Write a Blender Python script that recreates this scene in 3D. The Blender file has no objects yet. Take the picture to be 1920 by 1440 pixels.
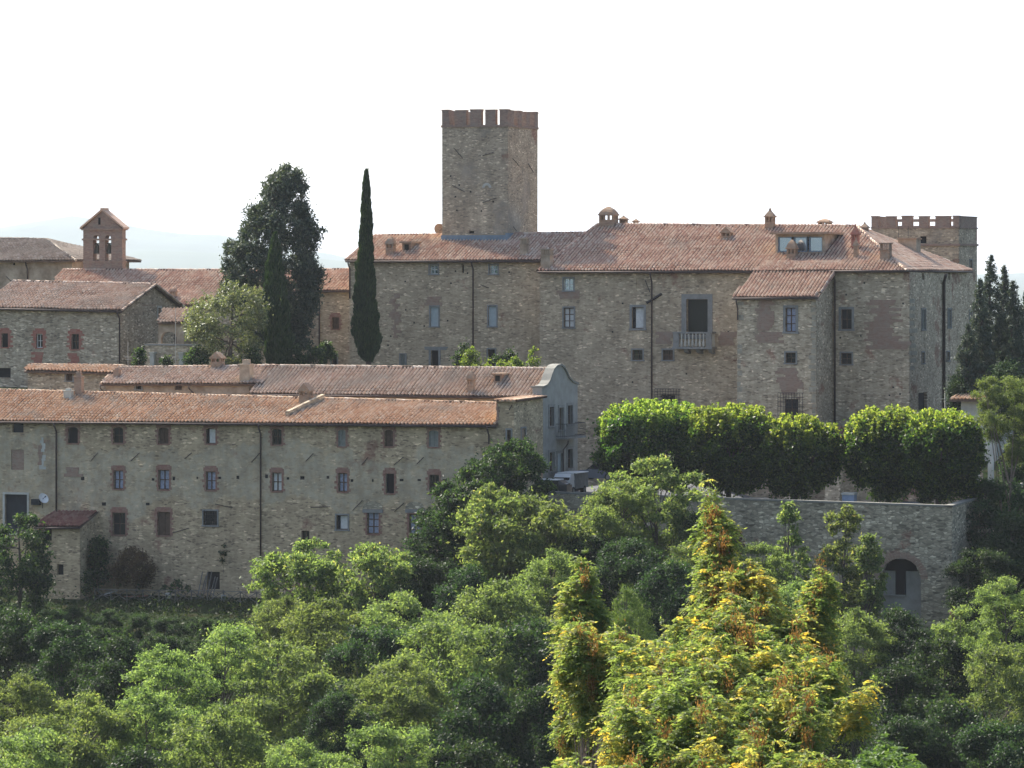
import bpy, math, random
import numpy as np
from mathutils import Vector, noise

# ------------------------------------------------------------------ camera, sky, sun
SC = bpy.context.scene
COL = SC.collection
F = 8000.0      # focal length in photo pixels (1920 wide)
HZ = 520.0      # pixel row of the horizon
CZ = 40.0       # eye height
cam_d = bpy.data.cameras.new('camera')
cam = bpy.data.objects.new('camera', cam_d); COL.objects.link(cam)
cam.location = (0, 0, CZ); cam.rotation_euler = (math.radians(90), 0, 0)
cam_d.sensor_width = 36.0; cam_d.lens = F / 1920 * 36
cam_d.shift_y = -(720 - HZ) / 1920
cam_d.clip_start = 1.0; cam_d.clip_end = 90000
SC.camera = cam

SUN_EL, SUN_AZ = 44.0, -42.0      # elevation; azimuth from the view direction (+Y), negative = left
wd = bpy.data.worlds.new("World"); SC.world = wd; wd.use_nodes = True
nt = wd.node_tree; nt.nodes.clear()
sky = nt.nodes.new('ShaderNodeTexSky'); sky.sky_type = 'NISHITA'; sky.sun_disc = False
sky.sun_elevation = math.radians(SUN_EL); sky.sun_rotation = math.radians(SUN_AZ)
sky.air_density = 1.0; sky.dust_density = 4.0; sky.ozone_density = 1.0
bg = nt.nodes.new('ShaderNodeBackground'); bg.inputs['Strength'].default_value = 0.13
ow = nt.nodes.new('ShaderNodeOutputWorld')
nt.links.new(sky.outputs[0], bg.inputs[0]); nt.links.new(bg.outputs[0], ow.inputs[0])
sun_d = bpy.data.lights.new('sun', 'SUN'); sun_d.energy = 5.0; sun_d.angle = math.radians(0.5)
sun_d.color = (1.0, 0.93, 0.82)
sun = bpy.data.objects.new('sun', sun_d); COL.objects.link(sun)
_e, _a = math.radians(SUN_EL), math.radians(SUN_AZ)
SUNV = Vector((math.sin(_a) * math.cos(_e), math.cos(_a) * math.cos(_e), math.sin(_e)))
sun.rotation_euler = SUNV.to_track_quat('Z', 'Y').to_euler(); sun.location = (0, 200, 150)
SC.view_settings.view_transform = 'Standard'; SC.view_settings.look = 'None'
SC.view_settings.exposure = 1.2; SC.view_settings.gamma = 1.0
SC.cycles.max_bounces = 7; SC.cycles.transparent_max_bounces = 8
SC.cycles.diffuse_bounces = 3; SC.cycles.glossy_bounces = 2; SC.cycles.transmission_bounces = 4
SC.cycles.volume_bounces = 0
SC.cycles.use_denoising = True
SC.cycles.caustics_reflective = False; SC.cycles.caustics_refractive = False
HAZE = 4.7e-5
random.seed(7); RNG = np.random.default_rng(7)

# ------------------------------------------------------------------ helpers
def tag(o, label=None, cat=None, group=None, kind=None):
    if label: o['label'] = label
    if cat: o['category'] = cat
    if group: o['group'] = group
    if kind: o['kind'] = kind
    return o

def thing(name, label, cat, loc, group=None):
    o = bpy.data.objects.new(name, None); COL.objects.link(o)
    o.empty_display_size = 0.5
    o.location = loc
    return tag(o, label, cat, group)

def root_loc(o):
    while o.parent is not None: o = o.parent
    return np.array(o.location)

class MB:
    """collects polygons in world coordinates"""
    def __init__(s): s.v = []; s.f = []; s.m = []; s.t = []
    def vert(s, p): s.v.append((p[0], p[1], p[2])); return len(s.v) - 1
    def poly(s, pts, m=0, t=0.5):
        i = len(s.v); s.v.extend((p[0], p[1], p[2]) for p in pts)
        s.f.append(tuple(range(i, i + len(pts)))); s.m.append(m); s.t.append(t)
    def box8(s, c, m=0, t=0.5):   # c: 4 bottom then 4 top corners
        i = len(s.v); s.v.extend((p[0], p[1], p[2]) for p in c)
        for q in ((3,2,1,0),(4,5,6,7),(0,1,5,4),(1,2,6,5),(2,3,7,6),(3,0,4,7)):
            s.f.append(tuple(i + k for k in q)); s.m.append(m); s.t.append(t)
    def box(s, x0, x1, y0, y1, z0, z1, m=0, t=0.5):
        s.box8([(x0,y0,z0),(x1,y0,z0),(x1,y1,z0),(x0,y1,z0),(x0,y0,z1),(x1,y0,z1),(x1,y1,z1),(x0,y1,z1)], m, t)
    def fbox(s, fc, s0, s1, z0, z1, o0, o1, m=0, t=0.5):
        P = fc.P
        s.box8([P(s0,z0,o0),P(s1,z0,o0),P(s1,z0,o1),P(s0,z0,o1),P(s0,z1,o0),P(s1,z1,o0),P(s1,z1,o1),P(s0,z1,o1)], m, t)
    def prism(s, pts, ext, m=0, t=0.5):   # pts polygon, ext vector
        n = len(pts); a = [Vector(p) for p in pts]; b = [p + Vector(ext) for p in a]
        s.poly(a, m, t); s.poly(b[::-1], m, t)
        for i in range(n):
            j = (i + 1) % n; s.poly([a[j], a[i], b[i], b[j]], m, t)
    def tube(s, pts, rad, n=7, m=0, t=0.5, cap=True):
        pts = [Vector(p) for p in pts]
        if not hasattr(rad, '__len__'): rad = [rad] * len(pts)
        rings = []
        for k, p in enumerate(pts):
            d = (pts[min(k + 1, len(pts) - 1)] - pts[max(k - 1, 0)]).normalized()
            a = d.orthogonal().normalized() if k == 0 else (a0 - d * a0.dot(d)).normalized()
            a0 = a; b = d.cross(a)
            base = len(s.v)
            for i in range(n):
                an = 2 * math.pi * i / n
                q = p + (a * math.cos(an) + b * math.sin(an)) * rad[k]
                s.v.append((q.x, q.y, q.z))
            rings.append(base)
        for k in range(len(rings) - 1):
            for i in range(n):
                j = (i + 1) % n
                s.f.append((rings[k] + i, rings[k] + j, rings[k + 1] + j, rings[k + 1] + i)); s.m.append(m); s.t.append(t)
        if cap:
            s.f.append(tuple(rings[0] + i for i in range(n))[::-1]); s.m.append(m); s.t.append(t)
            s.f.append(tuple(rings[-1] + i for i in range(n))); s.m.append(m); s.t.append(t)
    def build(s, name, mats, parent=None, smooth=False, loc=None):
        if not isinstance(mats, (list, tuple)): mats = [mats]
        me = bpy.data.meshes.new(name)
        off = root_loc(parent) if parent is not None else np.array(loc if loc is not None else (0, 0, 0))
        v = np.array(s.v, dtype=np.float64) - off
        me.from_pydata(v.tolist(), [], s.f)
        for mt in mats: me.materials.append(mt)
        if len(mats) > 1: me.polygons.foreach_set('material_index', s.m)
        at = me.attributes.new('tint', 'FLOAT', 'FACE'); at.data.foreach_set('value', s.t)
        if smooth: me.polygons.foreach_set('use_smooth', [True] * len(s.f))
        me.update()
        o = bpy.data.objects.new(name, me); COL.objects.link(o)
        if parent is not None: o.parent = parent
        elif loc is not None: o.location = loc
        return o

class Face:
    """a vertical wall plane: origin seen at pixel column px at depth Y, running at angle a (degrees)"""
    def __init__(s, px=None, Y=None, a=-20.0, xy=None):
        s.x, s.y = xy if xy else ((px - 960) / F * Y, Y)
        s.a = a; r = math.radians(a)
        s.d = (math.cos(r), math.sin(r)); s.n = (math.sin(r), -math.cos(r))
    def off(s, o): return Face(a=s.a, xy=(s.x + s.n[0] * o, s.y + s.n[1] * o))
    def s(s_, px):
        k = (px - 960) / F
        return (k * s_.y - s_.x) / (s_.d[0] - k * s_.d[1])
    def Y(s_, px): return s_.y + s_.s(px) * s_.d[1]
    def z(s_, px, py): return CZ + (HZ - py) * s_.Y(px) / F
    def P(s_, s, z, o=0.0): return Vector((s_.x + s_.d[0] * s + s_.n[0] * o, s_.y + s_.d[1] * s + s_.n[1] * o, z))
    def at(s_, px, py): return s_.P(s_.s(px), s_.z(px, py))
    def turn(s_, px, a): # a face starting at this face's column px with another angle
        p = s_.P(s_.s(px), 0); return Face(a=a, xy=(p.x, p.y))

def pix(px, py, Y): return Vector(((px - 960) / F * Y, Y, CZ + (HZ - py) * Y / F))

# ------------------------------------------------------------------ materials
class NT:
    def __init__(s, name):
        s.mat = bpy.data.materials.new(name); s.mat.use_nodes = True
        s.t = s.mat.node_tree; s.t.nodes.clear()
        s.out = s.n('ShaderNodeOutputMaterial')
    def n(s, typ, **kw):
        x = s.t.nodes.new(typ)
        for k, v in kw.items():
            if k in x.inputs: x.inputs[k].default_value = v
            else: setattr(x, k, v)
        return x
    def l(s, a, b): s.t.links.new(a, b)
    def noise(s, vec, scale, detail=3, rough=.6):
        x = s.n('ShaderNodeTexNoise'); x.inputs['Scale'].default_value = scale
        x.inputs['Detail'].default_value = detail; x.inputs['Roughness'].default_value = rough
        s.l(vec, x.inputs['Vector']); return x
    def ramp(s, fac, stops, interp='LINEAR'):
        x = s.n('ShaderNodeValToRGB'); cr = x.color_ramp; cr.interpolation = interp
        while len(cr.elements) < len(stops): cr.elements.new(0.5)
        for e, (p, c) in zip(cr.elements, stops):
            e.position = p; e.color = (*c, 1) if not isinstance(c, float) else (c, c, c, 1)
        s.l(fac, x.inputs[0]); return x.outputs[0]
    def mix(s, fac, a, b, mode='MIX'):
        x = s.n('ShaderNodeMix'); x.data_type = 'RGBA'; x.blend_type = mode
        for sock, val in ((x.inputs[0], fac), (x.inputs[6], a), (x.inputs[7], b)):
            if isinstance(val, (int, float)): sock.default_value = val
            elif isinstance(val, tuple): sock.default_value = (*val, 1)
            else: s.l(val, sock)
        return x.outputs[2]
    def math(s, op, a, b=None):
        x = s.n('ShaderNodeMath', operation=op)
        for sock, val in ((x.inputs[0], a), (x.inputs[1], b)):
            if val is None: continue
            if isinstance(val, (int, float)): sock.default_value = val
            else: s.l(val, sock)
        return x.outputs[0]

def stone(name, dark, mid, light, mortar, plaster=(.3,.27,.22), pl=0.0, brick=0.0, scale=1.0, bias=0.0, bump=.5, band=None):
    m = NT(name); tc = m.n('ShaderNodeTexCoord'); ob = tc.outputs['Object']
    wob = m.noise(ob, 1.3, 2)
    add = m.n('ShaderNodeVectorMath', operation='MULTIPLY_ADD')
    m.l(wob.outputs['Color'], add.inputs[0]); add.inputs[1].default_value = (.35, .35, .18); m.l(ob, add.inputs[2])
    mp = m.n('ShaderNodeMapping'); mp.inputs['Scale'].default_value = (2.3 * scale, 2.3 * scale, 6.0 * scale)
    m.l(add.outputs[0], mp.inputs[0])
    vo = m.n('ShaderNodeTexVoronoi'); vo.feature = 'F1'; m.l(mp.outputs[0], vo.inputs['Vector']); vo.inputs['Scale'].default_value = 1.0
    ed = m.n('ShaderNodeTexVoronoi'); ed.feature = 'DISTANCE_TO_EDGE'; m.l(mp.outputs[0], ed.inputs['Vector']); ed.inputs['Scale'].default_value = 1.0
    sep = m.n('ShaderNodeSeparateColor'); m.l(vo.outputs['Color'], sep.inputs[0])
    col = m.ramp(sep.outputs[0], [(0, dark), (.3, mid), (.62, tuple((a+b)/2 for a, b in zip(mid, light))), (.88, light), (1, tuple(min(1, c*1.55) for c in light))])
    mo = m.ramp(ed.outputs['Distance'], [(0.02, 1.0), (.13, 0.0)])
    col = m.mix(mo, col, mortar)
    big = m.noise(ob, .22, 4, .62)
    if brick > 0:
        bm_ = m.ramp(m.noise(ob, .33, 5, .7).outputs[0], [(.62 - brick * .25, 0.0), (.68 - brick * .25, 1.0)])
        bc = m.ramp(sep.outputs[1], [(0, (.16, .07, .05)), (.5, (.24, .12, .085)), (1, (.3, .2, .15))])
        col = m.mix(m.math('MULTIPLY', bm_, .75), col, bc)
    if pl > 0:
        src = big.outputs[0]
        if band:      # the old render survives mostly between two heights of the wall
            sx = m.n('ShaderNodeSeparateXYZ'); m.l(ob, sx.inputs[0])
            dz = m.math('ABSOLUTE', m.math('SUBTRACT', sx.outputs[2], band[0]))
            src = m.math('ADD', src, m.math('MULTIPLY', m.math('MAXIMUM', m.math('SUBTRACT', 1.0, m.math('DIVIDE', dz, band[1])), -1.0), .21))
        pm = m.ramp(src, [(.68 - pl * .36, 0.0), (.72 - pl * .36, 1.0)])
        fine = m.ramp(m.noise(ob, 2.2, 5, .7).outputs[0], [(.38, 0.25), (.6, 1.0)])
        pcol = m.mix(m.noise(ob, 3.0, 4).outputs[0], tuple(c * .75 for c in plaster), tuple(c * 1.2 for c in plaster))
        col = m.mix(m.math('MULTIPLY', pm, fine), col, pcol)
    v = m.ramp(m.noise(ob, .7, 5, .65).outputs[0], [(.25, .72), (.5, 1.0), (.75, 1.24)])
    col = m.mix(1.0, col, v, 'MULTIPLY')
    # long vertical run-off stains
    mp2 = m.n('ShaderNodeMapping'); mp2.inputs['Scale'].default_value = (.9, .9, .09); m.l(ob, mp2.inputs[0])
    st = m.ramp(m.noise(mp2.outputs[0], 1.0, 4, .6).outputs[0], [(.3, .78), (.55, 1.05)])
    col = m.mix(.8, col, st, 'MULTIPLY')
    b = m.n('ShaderNodeBsdfPrincipled'); b.inputs['Roughness'].default_value = .95; b.inputs['Specular IOR Level'].default_value = .15
    m.l(col, b.inputs['Base Color'])
    bp = m.n('ShaderNodeBump'); bp.inputs['Strength'].default_value = bump; bp.inputs['Distance'].default_value = .06
    m.l(m.math('ADD', m.math('MINIMUM', ed.outputs['Distance'], .2), m.math('MULTIPLY', sep.outputs[2], .12)), bp.inputs['Height'])
    m.l(bp.outputs[0], b.inputs['Normal']); m.l(b.outputs[0], m.out.inputs[0])
    return m.mat

def tiles(name, c, lich=.3):
    m = NT(name); tc = m.n('ShaderNodeTexCoord'); ob = tc.outputs['Object']
    at = m.n('ShaderNodeAttribute', attribute_name='tint')
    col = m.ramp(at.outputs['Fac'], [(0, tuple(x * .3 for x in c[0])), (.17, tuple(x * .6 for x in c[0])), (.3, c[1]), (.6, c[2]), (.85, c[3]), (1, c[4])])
    ln = m.ramp(m.noise(ob, .35, 5, .65).outputs[0], [(.64 - lich * .3, 0.0), (.76 - lich * .3, 1.0)])
    col = m.mix(m.math('MULTIPLY', ln, .5), col, (.27, .235, .19))
    v = m.ramp(m.noise(ob, 5.0, 4, .7).outputs[0], [(.25, .85), (.7, 1.18)])
    col = m.mix(1.0, col, v, 'MULTIPLY')
    b = m.n('ShaderNodeBsdfPrincipled'); b.inputs['Roughness'].default_value = .85; b.inputs['Specular IOR Level'].default_value = .25
    m.l(col, b.inputs['Base Color']); m.l(b.outputs[0], m.out.inputs[0])
    return m.mat

def plain(name, c, rough=.8, var=.2, sc=3.0, metal=0.0, spec=.3, c2=None):
    m = NT(name); tc = m.n('ShaderNodeTexCoord'); ob = tc.outputs['Object']
    nn = m.noise(ob, sc, 4, .65)
    c2 = c2 or c
    col = m.mix(m.ramp(nn.outputs[0], [(.3, 0.0), (.7, 1.0)]), tuple(x * (1 - var) for x in c), tuple(min(1, x * (1 + var)) for x in c2))
    b = m.n('ShaderNodeBsdfPrincipled'); b.inputs['Roughness'].default_value = rough; b.inputs['Metallic'].default_value = metal
    b.inputs['Specular IOR Level'].default_value = spec
    m.l(col, b.inputs['Base Color']); m.l(b.outputs[0], m.out.inputs[0])
    return m.mat

def brickmat(name, c, c2, mortar):
    m = NT(name); tc = m.n('ShaderNodeTexCoord'); ob = tc.outputs['Object']
    mp = m.n('ShaderNodeMapping'); mp.inputs['Scale'].default_value = (4, 4, 13); m.l(ob, mp.inputs[0])
    vo = m.n('ShaderNodeTexVoronoi'); vo.inputs['Scale'].default_value = 1; m.l(mp.outputs[0], vo.inputs['Vector'])
    sep = m.n('ShaderNodeSeparateColor'); m.l(vo.outputs['Color'], sep.inputs[0])
    col = m.mix(sep.outputs[0], c, c2)
    col = m.mix(m.ramp(m.noise(ob, 2.5, 5, .7).outputs[0], [(.45, 0.0), (.7, 1.0)]), col, mortar)
    b = m.n('ShaderNodeBsdfPrincipled'); b.inputs['Roughness'].default_value = .95; b.inputs['Specular IOR Level'].default_value = .1
    m.l(col, b.inputs['Base Color']); m.l(b.outputs[0], m.out.inputs[0])
    return m.mat

def leafmat(name, stops, trans=.45, objvar=.25, spec=.25, rough=.55):
    m = NT(name)
    at = m.n('ShaderNodeAttribute', attribute_name='tint')
    col = m.ramp(at.outputs['Fac'], stops)
    oi = m.n('ShaderNodeObjectInfo')
    hs = m.n('ShaderNodeHueSaturation')
    m.l(m.math('ADD', m.math('MULTIPLY', oi.outputs['Random'], .028), .49), hs.inputs['Hue'])
    m.l(m.math('ADD', m.math('MULTIPLY', oi.outputs['Random'], objvar * 2), 1 - objvar), hs.inputs['Value'])
    m.l(col, hs.inputs['Color']); c = hs.outputs[0]
    d = m.n('ShaderNodeBsdfPrincipled'); d.inputs['Roughness'].default_value = rough; d.inputs['Specular IOR Level'].default_value = spec
    m.l(c, d.inputs['Base Color'])
    tr = m.n('ShaderNodeBsdfTranslucent')
    tcol = m.mix(1.0, c, (1.55, 1.5, .72), 'MULTIPLY'); m.l(tcol, tr.inputs[0])
    mx = m.n('ShaderNodeMixShader'); mx.inputs[0].default_value = trans
    m.l(d.outputs[0], mx.inputs[1]); m.l(tr.outputs[0], mx.inputs[2]); m.l(mx.outputs[0], m.out.inputs[0])
    return m.mat

M = {}
M['front'] = stone('rubble_front', (0.181,0.136,0.093), (0.362,0.280,0.179), (0.492,0.390,0.254), (0.406,0.321,0.209), (0.399,0.348,0.254), .50, .16, 1.4, band=(9.0, 2.6))
M['castle'] = stone('rubble_castle', (0.217,0.171,0.123), (0.370,0.293,0.203), (0.492,0.403,0.284), (0.384,0.309,0.216), (0.434,0.368,0.265), .15, .10, 1.45)
M['castle2'] = stone('rubble_pale', (0.202,0.164,0.116), (0.370,0.309,0.216), (0.536,0.458,0.332), (0.391,0.321,0.235), (0.406,0.355,0.258), .05, .2, 1.35)
M['keep'] = stone('rubble_keep', (0.197,0.164,0.129), (0.327,0.273,0.203), (0.457,0.383,0.277), (0.319,0.267,0.197), (0.297,0.260,0.209), .4, .04, 1.6)
M['left'] = stone('rubble_left', (0.166,0.136,0.106), (0.327,0.273,0.197), (0.507,0.437,0.327), (0.340,0.286,0.209), (0.391,0.335,0.247), .2, .06, 1.4)
M['terr'] = stone('rubble_terrace', (0.123,0.110,0.080), (0.284,0.254,0.184), (0.449,0.403,0.296), (0.231,0.205,0.154), (0.334,0.300,0.228), .15, .04, 1.15)
M['ochre'] = plain('ochre_plaster', (.32,.245,.175), .95, .3, 1.2, c2=(.36,.30,.23))
M['render'] = plain('grey_render', (.28,.275,.25), .95, .2, 1.0)
M['quoin'] = plain('pale_quoin_stone', (.30,.275,.215), .95, .3, 2.2)
M['coping'] = plain('coping_stone', (.19,.19,.17), .9, .2, 2.0)
M['pale'] = plain('pale_render', (.42,.42,.38), .95, .25, 1.0)
M['brick'] = brickmat('old_brick', (.245,.16,.12), (.31,.225,.175), (.28,.235,.185))
M['brickred'] = brickmat('red_brick', (.28,.10,.075), (.34,.16,.12), (.28,.17,.13))
M['bricksur'] = brickmat('window_brick', (.21,.105,.08), (.28,.165,.125), (.27,.20,.155))
M['bricktower'] = brickmat('tower_brick', (.22,.15,.12), (.31,.225,.18), (.25,.21,.175))
M['brickchim'] = brickmat('chimney_brick', (.24,.16,.11), (.34,.24,.17), (.28,.24,.19))
M['serena'] = plain('grey_sandstone', (.215,.215,.205), .9, .2, 2.0)
M['white'] = plain('white_paint', (.72,.72,.70), .6, .08, 2.0)
M['woodw'] = plain('painted_wood_white', (.6,.62,.6), .6, .1, 3.0)
M['wood'] = plain('brown_wood', (.10,.065,.045), .8, .3, 5.0)
M['shutter'] = plain('shutter_grey', (.20,.21,.19), .8, .2, 4.0)
M['woodpale'] = plain('weathered_wood', (.13,.125,.11), .9, .3, 5.0)
M['iron'] = plain('dark_iron', (.045,.04,.04), .7, .3, 4.0, .2)
M['pipe'] = plain('copper_pipe', (.075,.055,.05), .6, .3, 4.0, .3)
M['lead'] = plain('lead_flashing', (.17,.22,.27), .6, .15, 2.0, .3)
M['eave'] = plain('eave_underside', (.13,.09,.07), .9, .3, 4.0)
M['dark'] = plain('dark_interior', (.012,.011,.011), .9, .2, 2.0)
M['curtain'] = plain('blue_grey_curtain', (.30,.33,.42), .9, .35, 6.0)
M['lace'] = plain('lace_curtain', (.6,.6,.58), .9, .15, 6.0)
M['greydoor'] = plain('grey_door', (.022,.028,.034), .8, .2, 3.0)
M['bluepaint'] = plain('pale_blue_shutter', (.34,.40,.42), .7, .12, 3.0)
M['asphalt'] = plain('asphalt', (.085,.09,.095), .95, .2, 1.5)
M['bronze'] = plain('bronze_bell', (.09,.08,.06), .5, .2, 4.0, .8)
M['bark'] = plain('bark', (.10,.085,.07), .95, .35, 5.0)
M['barkpale'] = plain('pine_bark', (.20,.155,.125), .95, .35, 4.0)
def glass(name, c=(.02,.022,.025), r=.08):
    m = NT(name); b = m.n('ShaderNodeBsdfPrincipled'); b.inputs['Base Color'].default_value = (*c, 1)
    b.inputs['Roughness'].default_value = r; b.inputs['Specular IOR Level'].default_value = .6
    m.l(b.outputs[0], m.out.inputs[0]); return m.mat
M['glass'] = glass('window_glass')
M['mirror'] = NT('sky_reflecting_glass')
_m = M['mirror']; _b = _m.n('ShaderNodeBsdfPrincipled'); _b.inputs['Base Color'].default_value = (.66, .82, 1.0, 1); _b.inputs['Metallic'].default_value = .95; _b.inputs['Roughness'].default_value = .12
_m.l(_b.outputs[0], _m.out.inputs[0]); M['mirror'] = _m.mat
TC_A = ((.25,.145,.105), (.42,.27,.20), (.49,.355,.265), (.54,.435,.34), (.60,.51,.42))
TC_B = ((.25,.14,.085), (.43,.27,.165), (.48,.335,.225), (.52,.405,.295), (.56,.47,.37))
TC_C = ((.16,.13,.10), (.24,.19,.15), (.29,.24,.19), (.34,.29,.24), (.42,.38,.32))
TC_D = ((.22,.145,.10), (.38,.27,.20), (.44,.335,.26), (.48,.395,.32), (.54,.47,.40))
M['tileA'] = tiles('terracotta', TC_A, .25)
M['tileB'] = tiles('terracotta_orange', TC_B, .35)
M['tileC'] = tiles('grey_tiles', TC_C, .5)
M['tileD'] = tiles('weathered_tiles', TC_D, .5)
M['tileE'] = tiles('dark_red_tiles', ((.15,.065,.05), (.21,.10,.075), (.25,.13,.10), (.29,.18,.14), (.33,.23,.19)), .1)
# ------------------------------------------------------------------ roofs
def roof_patch(mb, pts, period=.29, row=.45, lo=0.0, hi=1.0):
    P = [Vector(p) for p in pts]
    u = (P[1] - P[0]); u.normalize()
    n = Vector((0, 0, 0))
    for i in range(len(P)):
        a, b = P[i], P[(i + 1) % len(P)]
        n += Vector(((a.y - b.y) * (a.z + b.z), (a.z - b.z) * (a.x + b.x), (a.x - b.x) * (a.y + b.y)))
    n.normalize()
    if n.z < 0: n = -n
    n = (n - u * n.dot(u)).normalized()
    v = n.cross(u)
    if v.z < 0: v = -v
    O = P[0]
    q = [((p - O).dot(u), (p - O).dot(v), (p - O).dot(n)) for p in P]
    # underside slab
    mb.prism([p - n * .04 for p in P], -n * .13, 1)
    def clip(uu):
        hits = []
        for i in range(len(q)):
            a, b = q[i], q[(i + 1) % len(q)]
            if (a[0] - uu) * (b[0] - uu) <= 0 and abs(a[0] - b[0]) > 1e-6:
                t = (uu - a[0]) / (b[0] - a[0]); hits.append((a[1] + (b[1] - a[1]) * t, a[2] + (b[2] - a[2]) * t))
        if len(hits) < 2: return None
        return min(hits), max(hits)
    u0 = min(a[0] for a in q); u1 = max(a[0] for a in q)
    nc = max(1, int((u1 - u0) / period)); per = (u1 - u0) / nc
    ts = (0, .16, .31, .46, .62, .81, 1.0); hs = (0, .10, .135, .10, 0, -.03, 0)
    rnd = random.random
    for c in range(nc):
        uc = u0 + (c + .5) * per
        cl = clip(uc)
        if cl is None: continue
        (va, wa), (vb, wb) = cl
        if vb - va < .08: continue
        nr = max(1, round((vb - va) / row)); ph = rnd() * .06
        jx = (rnd() - .5) * .03
        for r in range(nr):
            f0, f1 = r / nr, (r + 1) / nr
            v0 = va + (vb - va) * f0 - (.04 if r == 0 else 0) + (rnd() - .5) * .05; v1 = va + (vb - va) * f1 + .05
            w0 = wa + (wb - wa) * f0 + .028 + rnd() * .015; w1 = wa + (wb - wa) * f1 + rnd() * .006
            j2 = jx + (rnd() - .5) * .022
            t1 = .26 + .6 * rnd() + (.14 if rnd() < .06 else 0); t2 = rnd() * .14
            sag = noise.noise(Vector((uc * .22, (v0 + v1) * .2, O.x))) * .09
            base = len(mb.v)
            for (vv, ww) in ((v0, w0), (v1, w1)):
                for t, h in zip(ts, hs):
                    p = O + u * (uc + (t - .5) * per + j2) + v * vv + n * (ww + h + sag)
                    mb.v.append((p.x, p.y, p.z))
            for k in range(6):
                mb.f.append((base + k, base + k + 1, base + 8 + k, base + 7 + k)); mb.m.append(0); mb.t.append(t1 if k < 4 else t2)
            if rnd() < .0: pass

def caps(mb, A, B, r=.13, L=.42):
    A, B = Vector(A), Vector(B); n = max(1, int((B - A).length / L)); d = (B - A) / n
    for i in range(n):
        rr = r * (.92 + random.random() * .16)
        dz = Vector((0, 0, .02 + random.random() * .02))
        mb.tube([A + d * i + dz, A + d * (i + 1.08) + dz * .3], [rr, rr * .86], 8, 0, random.random())

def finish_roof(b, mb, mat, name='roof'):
    o = mb.build(name, [mat, M['eave']], b.root); b.roofo = o; return o

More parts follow.
